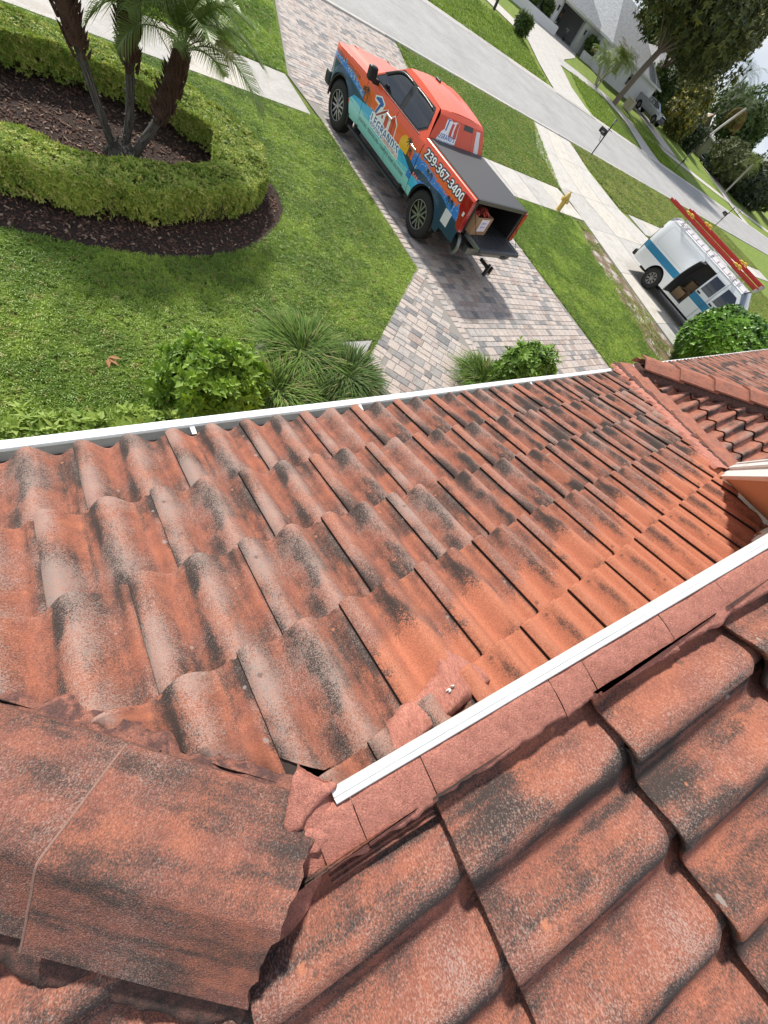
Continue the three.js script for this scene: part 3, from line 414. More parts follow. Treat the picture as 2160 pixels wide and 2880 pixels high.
// sidewalks in slabs
function slabs(name, label, list, y = 0.012) { const root = new THREE.Group(); root.name = numbered(name); root.userData = { kind: 'structure', label }; scene.add(root); list.forEach((p, i) => put('slab', flat(p, y + 0.003 * hash2(i, 2, 3), 0.05), concrete[Math.floor(hash2(i, 5, 9) * 3)], root)); return root; }
{
  const g = 0.012, row = (x0, x1, st, z0, z1) => { const l = []; for (let x = x0; x < x1 - 0.1; x += st) l.push([[x + g, z0], [Math.min(x1, x + st) - g, z0], [Math.min(x1, x + st) - g, z1], [x + g, z1]]); return l; };
  slabs('sidewalk', 'pale concrete sidewalk left of the paver driveway', row(-9.1, 6.05, 1.52, -11.15, -12.78));
  slabs('sidewalk', 'pale concrete sidewalk right of the paver driveway', [...row(12.55, 19.2, 1.66, -10.65, -12.75), ...row(27.4, 62, 1.9, -11.5, -13.2)]);
  // neighbour's concrete drive, cut into panels
  const L = [[17.55, -2], [17.95, -4.6], [18.5, -7.4], [19.05, -10.2], [19.55, -12.9], [21.0, -16.4], [24.3, -20.15]], Rr = [[25.6, -2], [26.3, -4.6], [27.0, -7.4], [27.6, -10.2], [26.4, -13.3], [26.9, -16.8], [28.4, -20.15]], pan = [];
  for (let i = 0; i < L.length - 1; i++) for (let k = 0; k < 3; k++) { const f = (a, b, t) => [a[0] + (b[0] - a[0]) * t, a[1] + (b[1] - a[1]) * t], e = 0.0025, t0 = k / 3 + e, t1 = (k + 1) / 3 - e; const a = f(L[i], Rr[i], t0), b = f(L[i], Rr[i], t1), c = f(L[i + 1], Rr[i + 1], t1), d = f(L[i + 1], Rr[i + 1], t0); a[1] -= 0.012; b[1] -= 0.012; c[1] += 0.012; d[1] += 0.012; pan.push([a, b, c, d]); }
  slabs('concrete_driveway', 'neighbour\'s concrete driveway under the white van', pan, 0.016);
  // far side: straight walk, curved circular drive
  const far = (p) => p.map(([x, z]) => [x, z]);
  const follow = (x, z) => landY(z) + 0.0;
  const strip = (name, label, A, B, m) => struct(name, gridGeo(A.map((a, i) => [0, 0.25, 0.5, 0.75, 1].map((t) => { const x = a[0] + (B[i][0] - a[0]) * t, z = a[1] + (B[i][1] - a[1]) * t; return [x, landY(z) + 0.012, z]; }))), m, label);
  strip('concrete_driveway', 'sandy concrete drive of the house with the open garage', [[38.1, -31.0], [39.2, -33.2], [40.9, -37], [42.6, -41], [46, -45.5], [50.5, -50], [53, -52.6]], [[45.2, -31.0], [45.8, -33.4], [46.6, -36.6], [48.8, -41.2], [52.5, -44.2], [58.8, -48.2], [63.8, -52.6]], concrete[0]);
  strip('concrete_driveway', 'narrow concrete drive curving along the far lawns', [[42.6, -41], [36, -44], [28, -47.5], [10, -50]], [[44, -43.6], [37, -46.6], [28.6, -50], [10, -53]], concrete[2]);
  strip('sidewalk', 'sidewalk across the street before the garage house', [[48.8, -41.2], [54, -41.6], [59.5, -41.6], [62, -38.8], [60, -34.5], [57, -31.2]], [[49.8, -43.4], [55, -43.6], [62.4, -43.4], [66, -39.4], [64.4, -34.5], [62.8, -31.2]], concrete[1]);
  strip('sidewalk', 'far sidewalk running on beside the silver pickup', [[64, -39.2], [74, -38.4], [88, -37.4], [120, -36.6], [170, -36.2]], [[64.2, -40.8], [74, -40.0], [88, -39.0], [120, -38.2], [170, -37.8]], concrete[2]);
  strip('concrete_driveway', 'concrete drive under the silver pickup', [[76.5, -40], [76.6, -44], [77, -50], [77, -54]], [[82.8, -40], [83, -44], [83.4, -50], [84, -54]], concrete[2]);
  strip('concrete_driveway', 'distant drive under the dark green car', [[104, -31.4], [107, -38], [109, -46], [109, -56]], [[109, -31.4], [112, -38], [118, -46], [119, -56]], concrete[2]);
}
// ---------- pavers ----------
const paverCols = [[0.53, 0.455, 0.405], [0.49, 0.425, 0.385], [0.55, 0.48, 0.43], [0.44, 0.375, 0.34], [0.50, 0.45, 0.415], [0.45, 0.415, 0.39], [0.40, 0.32, 0.28], [0.355, 0.335, 0.32], [0.29, 0.28, 0.275], [0.24, 0.235, 0.235]];
const paverTex = dataTex(256, 256, (x, y, o) => { const u = x / 256, v = y / 256, k = (0.80 + 0.5 * (FM.at(u, v) - 0.5) + 0.4 * (FB.at(u, v) - 0.5)) * (0.8 + 0.4 * FG.at(u, v)) + 0.1; o[0] = k; o[1] = k; o[2] = k; });
const paverMats = paverCols.map((c, i) => { const t = rep(paverTex, 2.2); t.offset.set(i * 0.37, i * 0.23); return std({ map: t, color: lin(...c), roughness: 0.94, bumpMap: rep(tileBump, 2.5), bumpScale: 0.004 }); });
const paverGeos = new Map();
function paverGeo(a, b) { const k = `${a.toFixed(2)},${b.toFixed(2)}`; if (!paverGeos.has(k)) { const e = 0.010, h = 0.05, A = a / 2 - 0.0042, B = b / 2 - 0.0042, P = [[A, -h, B], [A, -e, B], [A - e, 0, B - e]], pos = [], idx = []; for (const [x, y, z] of P) pos.push(x, y, z, x, y, -z, -x, y, -z, -x, y, z); for (let l = 0; l < 2; l++) for (let i = 0; i < 4; i++) { const p = l * 4 + i, q = l * 4 + (i + 1) % 4; idx.push(p, q, p + 4, q, q + 4, p + 4); } idx.push(8, 9, 10, 8, 10, 11); let g = new THREE.BufferGeometry(); g.setAttribute('position', new THREE.Float32BufferAttribute(pos, 3)); g.setIndex(idx); g = g.toNonIndexed(); const uv = []; for (let i = 0; i < g.attributes.position.count; i++) uv.push(g.attributes.position.getX(i), g.attributes.position.getZ(i)); g.setAttribute('uv', new THREE.Float32BufferAttribute(uv, 2)); g.computeVertexNormals(); paverGeos.set(k, g); } return paverGeos.get(k); }
const inPoly = (p, x, z) => { let c = false; for (let i = 0, j = p.length - 1; i < p.length; j = i++) { const [xi, zi] = p[i], [xj, zj] = p[j]; if ((zi > z) !== (zj > z) && x < (xj - xi) * (z - zi) / (zj - zi) + xi) c = !c; } return c; };
const DRIVE = [[6.33, -1.2], [6.33, -11.0], [6.15, -12.85], [7.7, -17.6], [8.4, -20.15], [14.1, -20.15], [13.4, -18.2], [12.5, -12.6], [11.62, -10.6], [11.62, -1.2]];
const WALK = [[6.33, -6.02], [6.33, -3.4], [6.9, -2.9], [6.9, -1.2], [1.2, -1.2]];
{
  const R = rng(404), eye = V(0, 3.8353, 0);
  const sand = std({ map: rep(dataTex(128, 128, (x, y, o) => { const k = 0.20 + 0.12 * FG.at(x / 128, y / 128); o[0] = k; o[1] = k * 0.93; o[2] = k * 0.84; }), 2), roughness: 1 });
  const laid = (name, label, poly, ang, edge) => {
    const root = struct(name, flat(poly, -0.006), sand, label), c = Math.cos(ang), s = Math.sin(ang), list = [];
    let us = [1e9, -1e9], vs = [1e9, -1e9]; for (const [x, z] of poly) { const u = x * c + z * s, v = -x * s + z * c; us = [Math.min(us[0], u), Math.max(us[1], u)]; vs = [Math.min(vs[0], v), Math.max(vs[1], v)]; }
    // courses of three modules: 0.15 x 0.15, 0.15 x 0.23, 0.23 x 0.23-ish rows mixed
    let v = vs[0], n = 0;
    while (v < vs[1]) { const hgt = n % 3 === 1 ? 0.225 : 0.150; let u = us[0] - R() * 0.2; while (u < us[1]) { const w = R() < 0.55 ? 0.225 : R() < 0.6 ? 0.150 : 0.30; const cu = u + w / 2, cv = v + hgt / 2, x = cu * c - cv * s, z = cu * s + cv * c; const ok = [[-1, -1], [1, -1], [1, 1], [-1, 1]].every(([a, b]) => { const uu = cu + a * w * 0.42, vv = cv + b * hgt * 0.42; return inPoly(poly, uu * c - vv * s, uu * s + vv * c); }); if (ok && !edge(x, z)) list.push([x, z, w, hgt, -ang]); u += w; } v += hgt; n++; }
    return { root, list };
  };
  const lay = ({ root, list }) => {
    const q = list.map((p) => ({ p, d: Math.hypot(p[0], 3.83, p[1]) })).sort((a, b) => a.d - b.d).map((e) => e.p), most = 290, m = new THREE.Matrix4();
    const place = (o, p) => { o.position.set(p[0], 0.004 + (R() - 0.5) * 0.005, p[1]); o.rotation.set((R() - 0.5) * 0.012, p[4] + (R() - 0.5) * 0.02, (R() - 0.5) * 0.012); };
    const pick = () => Math.floor(Math.pow(R(), 1.5) * 10);
    q.slice(0, most).forEach((p) => place(put('paver', paverGeo(p[2], p[3]), paverMats[pick()], root), p));
    const rest = q.slice(most), by = new Map(); rest.forEach((p) => { const k = paverGeo(p[2], p[3]); if (!by.has(k)) by.set(k, []); by.get(k).push(p); });
    const white = std({ map: rep(paverTex, 2.2), roughness: 0.94, bumpMap: rep(tileBump, 2.5), bumpScale: 0.004 }), dummy = new THREE.Object3D();
    for (const [g, l] of by) { const im = new THREE.InstancedMesh(g, white, l.length); im.name = 'paver_field'; im.userData.kind = 'stuff'; l.forEach((p, i) => { place(dummy, p); dummy.updateMatrix(); im.setMatrixAt(i, dummy.matrix); im.setColorAt(i, lin(...paverCols[pick()])); }); root.add(im); }
  };
  const border = (list, a, b, w, len) => { const d = Math.hypot(b[0] - a[0], b[1] - a[1]), n = Math.floor(d / w), ang = Math.atan2(b[1] - a[1], b[0] - a[0]); for (let i = 0; i < n; i++) { const t = (i + 0.5) / n; list.push([a[0] + (b[0] - a[0]) * t, a[1] + (b[1] - a[1]) * t, w, len, -ang]); } };
  const wk = laid('walkway', 'diagonal paver walkway to the front door', WALK, Math.atan2(2.69, -2.98) - Math.PI / 2, (x, z) => (x - 6.33) * 0.669 - (z + 6.02) * -0.743 < 0.245 || x > 6.2);
  border(wk.list, [6.33 + 0.10, -6.02 + 0.13], [3.1 + 0.10, -3.11 + 0.13], 0.155, 0.225);
  lay(wk);
  const dr = laid('driveway', 'paver driveway under the painted pickup truck', DRIVE, 0.0, (x, z) => x < 6.58 && z > -12);
  border(dr.list, [6.45, -11.0], [6.45, -1.3], 0.155, 0.225); lay(dr);
}
// ---------- beds ----------
const BED = [...Array(64)].map((_, i) => { const a = i / 64 * Math.PI * 2; return [0.9 + 2.86 * Math.cos(a) * (1 + 0.01 * Math.sin(a * 7)), -7.70 + 2.18 * Math.sin(a) * (1 + 0.012 * Math.cos(a * 5))]; });
const mulchTex = dataTex(512, 512, (x, y, o) => { const u = x / 512, v = y / 512, g = FG.at(u, v * 0.6), m = FM.at(u * 2, v * 2), h = FH.at(u, v); mix3([0.13, 0.075, 0.056], [0.045, 0.029, 0.025], m * 1.3, o); const k = 0.45 + 1.1 * g; o[0] *= k; o[1] *= k; o[2] *= k; if (h > 0.9) mix3(o, [0.30, 0.22, 0.17], 0.5, o); });
struct('mulch_bed', flat(BED, -0.004, 0.03), std({ map: rep(mulchTex, 1 / 0.8), roughness: 1, bumpMap: rep(tileBump, 2), bumpScale: 0.03 }), 'dark mulch bed round the palms');
{
  const R = rng(88), g = new THREE.BoxGeometry(0.045, 0.010, 0.016), n = 9000, im = new THREE.InstancedMesh(g, std({ roughness: 1 }), n), d = new THREE.Object3D(); im.name = 'mulch_chips'; im.userData = { kind: 'stuff', label: 'loose bark chips on the palm bed', category: 'mulch' };
  for (let i = 0; i < n; i++) { let x, z; do { x = -2 + 5.9 * R(); z = -9.9 + 4.5 * R(); } while (!inPoly(BED, 0.9 + (x - 0.9) * 1.03, -7.7 + (z + 7.7) * 1.03)); d.position.set(x, 0.002 + 0.010 * R(), z); d.rotation.set((R() - 0.5) * 0.9, R() * 6.28, (R() - 0.5) * 0.9); d.scale.setScalar(0.5 + 1.1 * R() * R()); d.updateMatrix(); im.setMatrixAt(i, d.matrix); const k = R(); im.setColorAt(i, k < 0.55 ? lin(0.10, 0.058, 0.045) : k < 0.85 ? lin(0.16, 0.085, 0.06) : lin(0.32, 0.23, 0.17)); }
  scene.add(im);
}
const NEARBED = [[-2, -1.2], [-2, -2.55], [0.3, -2.75], [0.6, -3.2], [1.5, -3.5], [1.8, -3.75], [2.1, -4.05], [2.55, -4.36], [2.95, -4.05], [3.3, -3.95], [4.05, -3.98], [3.05, -3.05], [1.6, -1.2]];
struct('soil_bed', flat(NEARBED, -0.008, 0.02), std({ map: rep(mulchTex, 1 / 0.8), color: lin(1.6, 1.5, 1.4), roughness: 1, bumpMap: rep(tileBump, 2), bumpScale: 0.03 }), 'planting bed along the house front');
const pebbleTex = dataTex(256, 256, (x, y, o) => { const g = FH.at(x / 256 * 0.5, y / 256 * 0.5), k = 0.45 + 0.4 * g; o[0] = k; o[1] = k * 0.98; o[2] = k * 0.95; });
struct('shell_gravel', flat([[3.05, -3.95], [3.35, -3.93], [4.0, -3.96], [3.62, -3.60], [3.3, -3.35], [3.1, -3.5]], -0.002, 0.01), std({ map: rep(pebbleTex, 1.6), roughness: 1, bumpMap: rep(tileBump, 6), bumpScale: 0.02 }), 'white shell gravel by the walkway');
struct('shell_gravel', flat([[1.62, -3.58], [1.82, -3.76], [2.1, -4.02], [2.16, -3.8], [1.85, -3.4], [1.65, -3.4]], -0.002, 0.01), std({ map: rep(pebbleTex, 1.6), color: lin(0.75, 0.74, 0.74), roughness: 1, bumpMap: rep(tileBump, 6), bumpScale: 0.02 }), 'grey shell gravel between grass and shrubs');
const dirtTex = dataTex(512, 512, (x, y, o) => { const u = x / 512, v = y / 512, b = FB.at(u, v), m = FM.at(u, v), h = FH.at(u, v), g = FG.at(u, v); mix3([0.26, 0.19, 0.115], [0.15, 0.105, 0.06], m, o); if (h + (b - 0.5) * 2.6 > 0.80) mix3(o, [0.66, 0.62, 0.57], 0.85, o); const k = 0.65 + 0.7 * g; o[0] *= k; o[1] *= k; o[2] *= k; });
struct('bare_strip', flat([[15.6, -2], [15.55, -3.4], [15.9, -5], [16.5, -7], [17.4, -8.8], [18.6, -10.2], [18.9, -9.6], [18.35, -7], [17.85, -4.4], [17.5, -2]], -0.012, 0.01), std({ map: rep(dirtTex, 1 / 2.2), roughness: 1, bumpMap: rep(tileBump, 2), bumpScale: 0.02 }), 'bare sandy strip with white gravel beside the concrete drive');

// ---------- grass, hedge, shrubs, palms ----------
function blades(R, n, h, w, lean, spread) {
  const pos = [], idx = [], nor = [];
  for (let i = 0; i < n; i++) { const a = R() * 6.283, l = h * (0.6 + 0.6 * R()), k = lean * (0.4 + R()), ox = (R() - 0.5) * spread, oz = (R() - 0.5) * spread, dx = Math.cos(a), dz = Math.sin(a), b = pos.length / 3; const ww = w * (0.7 + 0.5 * R());
    [[0, 0, 1], [0.45, 0.6, 0.95], [1, 1 - 0.35 * k / lean * lean, 0.05]].forEach(([t, y, s]) => { const r = k * l * t * t, px = ox + dx * r, pz = oz + dz * r; pos.push(px - dz * ww * s / 2, y * l, pz + dx * ww * s / 2, px + dz * ww * s / 2, y * l, pz - dx * ww * s / 2); });
    idx.push(b, b + 1, b + 2, b + 1, b + 3, b + 2, b + 2, b + 3, b + 4, b + 3, b + 5, b + 4); }
  const g = new THREE.BufferGeometry(); g.setAttribute('position', new THREE.Float32BufferAttribute(pos, 3)); g.setIndex(idx); g.computeVertexNormals(); return g;
}
const leafy = (o = {}) => phys({ roughness: 0.62, transmission: 0.32, thickness: 0, color: lin(1, 1, 1), specularIntensity: 0.6, ...o });
function lawn(label, test, x0, x1, z0, z1, dens, scale, seed, pal) {
  const R = rng(seed), gs = [0, 1, 2].map(() => blades(R, 9, 0.058 * scale, 0.0075 * scale, 0.75, 0.045 * scale)), pts = [[], [], []], n = Math.round((x1 - x0) * (z1 - z0) * dens);
  for (let i = 0; i < n; i++) { const x = x0 + (x1 - x0) * R(), z = z0 + (z1 - z0) * R(); if (test(x, z)) pts[Math.floor(R() * 3)].push([x, z]); }
  const root = new THREE.Group(); root.name = numbered('lawn_grass'); scene.add(root); root.userData = { kind: 'stuff', label, category: 'grass' };
  const m = leafy({ transmission: 0.42, roughness: 0.7 }), d = new THREE.Object3D(), c = [0, 0, 0];
  pts.forEach((l, k) => { if (!l.length) return; const im = new THREE.InstancedMesh(gs[k], m, l.length); im.name = 'grass_blades'; im.userData.kind = 'stuff'; l.forEach(([x, z], i) => { d.position.set(x, landY(z) - 0.028, z); d.rotation.set((R() - 0.5) * 0.4, R() * 6.28, (R() - 0.5) * 0.4); d.scale.setScalar(0.7 + 0.6 * R()); d.updateMatrix(); im.setMatrixAt(i, d.matrix); const f = fbm(x * 1.1, z * 1.1, 3, 5), q = fbm(x * 6, z * 6, 2, 15); mix3(pal[0], pal[1], Math.min(1, Math.max(0, (f - 0.5) * 2.2 + (q - 0.5) * 1.4 + 0.35 + (R() - 0.5) * 0.7)), c); if (R() < pal[3]) mix3(c, pal[2], 0.8, c); im.setColorAt(i, lin(...c)); }); root.add(im); });
}
const GREEN = [[0.22, 0.36, 0.042], [0.45, 0.60, 0.09], [0.50, 0.40, 0.15], 0.05], DRY = [[0.22, 0.33, 0.05], [0.42, 0.50, 0.10], [0.55, 0.43, 0.20], 0.22];
lawn('short green lawn grass left of the paver driveway', (x, z) => !inPoly(BED, x, z) && !inPoly(NEARBED, x, z) && !inPoly(WALK, x, z), -2.2, 6.30, -11.12, -2.5, 1500, 1, 11, GREEN);
lawn('lawn grass strip between driveway and bare sand', (x, z) => x < 15.5 + Math.max(0, (-z - 3.4)) * 0.36 + (fbm(x * 2, z * 2, 2, 8) - 0.5) * 0.8, 11.66, 18.6, -10.6, -1.9, 800, 1.15, 12, GREEN);
lawn('grass wedge left between sidewalk and street', (x, z) => x < 6.1 + Math.max(0, -12.85 - z) * 0.31, -3, 8.4, -20.1, -12.85, 420, 1.4, 13, GREEN);
lawn('grass wedge right between driveway and concrete drive', (x, z) => x > 12.5 + Math.max(0, -12.7 - z) * 0.2 && x < 19.6 + Math.max(0, (-13 - z)) * 0.66, 12.5, 24.4, -20.15, -12.8, 420, 1.4, 14, [GREEN[0], [0.34, 0.43, 0.065], GREEN[2], 0.10]);
lawn('patchy verge grass beyond the concrete drive', (x, z) => x > 26.6 + Math.max(0, -13.3 - z) * 0.23 && fbm(x * 0.7, z * 0.7, 3, 77) < 0.80, 26.4, 62, -20.1, -13.25, 120, 2.0, 15, DRY);
lawn('thin dry grass over the bare sandy strip', (x, z) => x > 15.3 + Math.max(0, -z - 3.4) * 0.33 && x < 17.6 + Math.max(0, -z - 3) * 0.2 && fbm(x * 1.6, z * 1.6, 3, 33) > 0.50, 15.3, 19, -10.5, -1.9, 260, 1.1, 16, DRY);
lawn('side lawn grass right of the white van', (x, z) => x > 27.4, 27.4, 50, -11.4, 2, 60, 2.2, 17, DRY);
lawn('far lawn grass across the street', (x, z) => { if (z > -33 && x < 46 && x > 37.6) return false; const t = (-z - 31.5); return !(x > 38 + t * 0.35 && x < 46 + t * 0.5) && !(x > 48 && x < 66 && z < -31 && z > -43.8 && x > 55.5 + (z + 31.5) * -0.25 && x < 63.5 + (z + 31.5) * -0.3); }, 8, 74, -41.4, -31.7, 38, 2.6, 18, [[0.22, 0.34, 0.03], [0.36, 0.48, 0.05], GREEN[2], 0.03]);

function leafGeo(l, w, fold = 0.25, curl = 0.2) { const p = [[0, 0, 0], [-w / 2, fold * w / 2, l * 0.42], [0, -curl * l * 0.1, l * 0.5], [w / 2, fold * w / 2, l * 0.42], [0, -curl * l * 0.45, l]], g = new THREE.BufferGeometry(); g.setAttribute('position', new THREE.Float32BufferAttribute(p.flat(), 3)); g.setIndex([0, 2, 1, 0, 3, 2, 1, 2, 4, 2, 3, 4]); return g; }
function sprig(R, n, l, w, up) { const gs = []; for (let i = 0; i < n; i++) { const g = leafGeo(l * (0.7 + 0.5 * R()), w * (0.75 + 0.4 * R())).clone(); g.rotateX(-up * (0.4 + 0.9 * R())); g.rotateY(i / n * 6.283 + R()); g.translate(0, l * 0.25 * R(), 0); gs.push(g); } const m = mergeGeometries(gs); m.computeVertexNormals(); return m; }
// foliage over sampled points: [x, y, z, nx, ny, nz]
function foliage(name, parent, pts, geos, pal, R, sMin, sMax, m = leafy(), tilt = 0.7) {
  const by = geos.map(() => []); pts.forEach((p) => by[Math.floor(R() * geos.length)].push(p));
  const d = new THREE.Object3D(), up = V(0, 1, 0), q = new THREE.Quaternion(), n = V(0, 0, 0), c = [0, 0, 0];
  by.forEach((l, k) => { if (!l.length) return; const im = new THREE.InstancedMesh(geos[k], m, l.length); im.name = name; im.userData.kind = 'stuff'; l.forEach((p, i) => { n.set(p[3] + (R() - 0.5) * tilt, p[4] + (R() - 0.5) * tilt, p[5] + (R() - 0.5) * tilt).normalize(); q.setFromUnitVectors(up, n); d.position.set(p[0], p[1], p[2]); d.quaternion.copy(q).multiply(new THREE.Quaternion().setFromAxisAngle(up, R() * 6.28)); d.scale.setScalar(sMin + (sMax - sMin) * R()); d.updateMatrix(); im.setMatrixAt(i, d.matrix); const t = R(); mix3(pal[0], pal[1], Math.min(1, Math.max(0, t * 1.2 - 0.1 + (fbm(p[0] * 3, p[2] * 3 + p[1] * 2, 2, 9) - 0.5) * 1.2)), c); if (pal[2] && R() < (pal[3] || 0.1)) mix3(c, pal[2], 0.85, c); im.setColorAt(i, lin(...c)); }); parent.add(im); });
}
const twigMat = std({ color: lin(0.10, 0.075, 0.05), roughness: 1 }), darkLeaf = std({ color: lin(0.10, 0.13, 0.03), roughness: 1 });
{ // clipped ring hedge
  const R = rng(900), h = thing('ring_hedge', 'clipped oval hedge ring of small yellow-green leaves around the palms', 'hedge', [0.9, 0, -7.84]);
  const oa = 2.58, ob = 1.76, ia = 1.80, ib = 1.20, H = 0.46, pts = [], at = (a, f) => [(ia + (oa - ia) * f) * Math.cos(a), (ib + (ob - ib) * f) * Math.sin(a)];
  const add = (x, y, z, nx, ny, nz, dep) => { const k = 1 + (fbm(x * 2.2 + 9, z * 2.2 + y, 3, 6) - 0.5) * 0.12 + (R() < 0.04 ? 0.015 * R() : 0); pts.push([x * k - nx * dep, y * (1 + (fbm(x * 3, z * 3, 2, 66) - 0.5) * 0.22) - ny * dep, z * k - nz * dep, nx, ny + 0.35, nz]); };
  for (let i = 0; i < 15500; i++) { const a = R() * 6.283, f = R(), [x, z] = at(a, f); add(x, H + 0.02 * R(), z, 0, 1, 0, R() * R() * 0.10); }
  for (let i = 0; i < 15500; i++) { const a = R() * 6.283, y = 0.05 + (H - 0.03) * Math.pow(R(), 0.62), [x, z] = at(a, 1 - 0.10 * Math.max(0, (0.3 - y) / 0.3)); const n = V(Math.cos(a) / oa, 0, Math.sin(a) / ob).normalize(); add(x, y, z, n.x, 0, n.z, R() * R() * 0.10); }
  for (let i = 0; i < 9000; i++) { const a = R() * 6.283, y = 0.08 + (H - 0.06) * Math.sqrt(R()), [x, z] = at(a, 0.02); const n = V(-Math.cos(a) / ia, 0, -Math.sin(a) / ib).normalize(); add(x, y, z, n.x, 0, n.z, R() * R() * 0.10); }
  foliage('foliage', h, pts, [sprig(R, 5, 0.042, 0.021, 0.9), sprig(R, 6, 0.036, 0.019, 0.7), sprig(R, 4, 0.05, 0.023, 1.0)], [[0.25, 0.37, 0.05], [0.53, 0.62, 0.13], [0.68, 0.65, 0.22], 0.16], R, 0.8, 1.35, leafy({ transmission: 0.45 }));
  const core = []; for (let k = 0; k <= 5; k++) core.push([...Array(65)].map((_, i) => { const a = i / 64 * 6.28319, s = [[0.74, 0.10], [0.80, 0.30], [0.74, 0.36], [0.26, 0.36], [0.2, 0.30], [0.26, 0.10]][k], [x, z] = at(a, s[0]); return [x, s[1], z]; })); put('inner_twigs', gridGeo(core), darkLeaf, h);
  const st = []; for (let i = 0; i < 240; i++) { const a = R() * 6.283, f = 0.82 + 0.2 * R(), [x, z] = at(a, f), [x2, z2] = at(a + (R() - 0.5) * 0.12, f + 0.06); st.push(bar([x * 0.97, 0, z * 0.97], [x2, 0.2 + 0.15 * R(), z2], 0.006, 5)); } const sm = put('stems', st, twigMat, h); sm.userData.kind = 'stuff';
}
// pygmy date palms, three trunks of one clump
function frondGeo(len, droop, seed, dens = 46) {
  const R = rng(seed), pos = [], idx = [], pt = (t) => V(0, len * (0.55 * t - droop * t * t * 0.9), len * (0.80 * t - 0.12 * t * t)), gs = [];
  const quad = (a, b, c, d) => { const k = pos.length / 3; for (const p of [a, b, c, d]) pos.push(p.x, p.y, p.z); idx.push(k, k + 1, k + 2, k, k + 2, k + 3); };
  for (let i = 0; i < dens; i++) { const t = 0.16 + 0.84 * i / dens, p = pt(t), tan = pt(t + 0.01).sub(p).normalize(), up = V(1, 0, 0).cross(tan).negate().normalize(); if (up.y < 0) up.negate(); const L = len * 0.30 * Math.pow(Math.sin(Math.PI * (0.12 + 0.84 * t)), 0.7) * (0.85 + 0.3 * R());
    for (const s of [-1, 1]) { const dir = V(s, 0, 0).addScaledVector(tan, 0.55 + 0.5 * t).addScaledVector(up, 0.25 + 0.15 * R()).normalize(), mid = p.clone().addScaledVector(dir, L * 0.5), end = p.clone().addScaledVector(dir, L).add(V(0, -L * (0.28 + 0.2 * R()), 0)), w = tan.clone().multiplyScalar(0.0075); quad(p.clone().sub(w), p.clone().add(w), mid.clone().add(w), mid.clone().sub(w)); quad(mid.clone().sub(w), mid.clone().add(w), end.clone().addScaledVector(w, 0.12), end.clone().addScaledVector(w, -0.12)); } }
  const g = new THREE.BufferGeometry(); g.setAttribute('position', new THREE.Float32BufferAttribute(pos, 3)); g.setIndex(idx); g.computeVertexNormals();
  gs.push(g, new THREE.TubeGeometry(new THREE.CatmullRomCurve3([0, 0.25, 0.5, 0.75, 1].map(pt)), 14, 0.006, 5)); return merge(gs);
}
const palmLeaf = leafy({ color: lin(0.21, 0.30, 0.075), roughness: 0.45, transmission: 0.45 }), palmLeafDry = leafy({ color: lin(0.20, 0.19, 0.06), roughness: 0.6, transmission: 0.2 });
const barkTex = dataTex(256, 256, (x, y, o) => { const u = x / 256, v = y / 256, m = FM.at(u, v), g = FG.at(u, v), ring = FB.at(u * 0.3, v * 3); mix3([0.30, 0.29, 0.255], [0.075, 0.065, 0.055], sstep(0.4, 0.68, m * 0.6 + ring * 0.5), o); const k = 0.55 + 0.9 * g; o[0] *= k; o[1] *= k; o[2] *= k; });
const trunkMat = std({ map: rep(barkTex, 1, 4), roughness: 1, bumpMap: rep(tileBump, 2, 6), bumpScale: 0.02 }), bootMat = std({ map: rep(mulchTex, 2), color: lin(0.95, 0.86, 0.78), roughness: 1 });
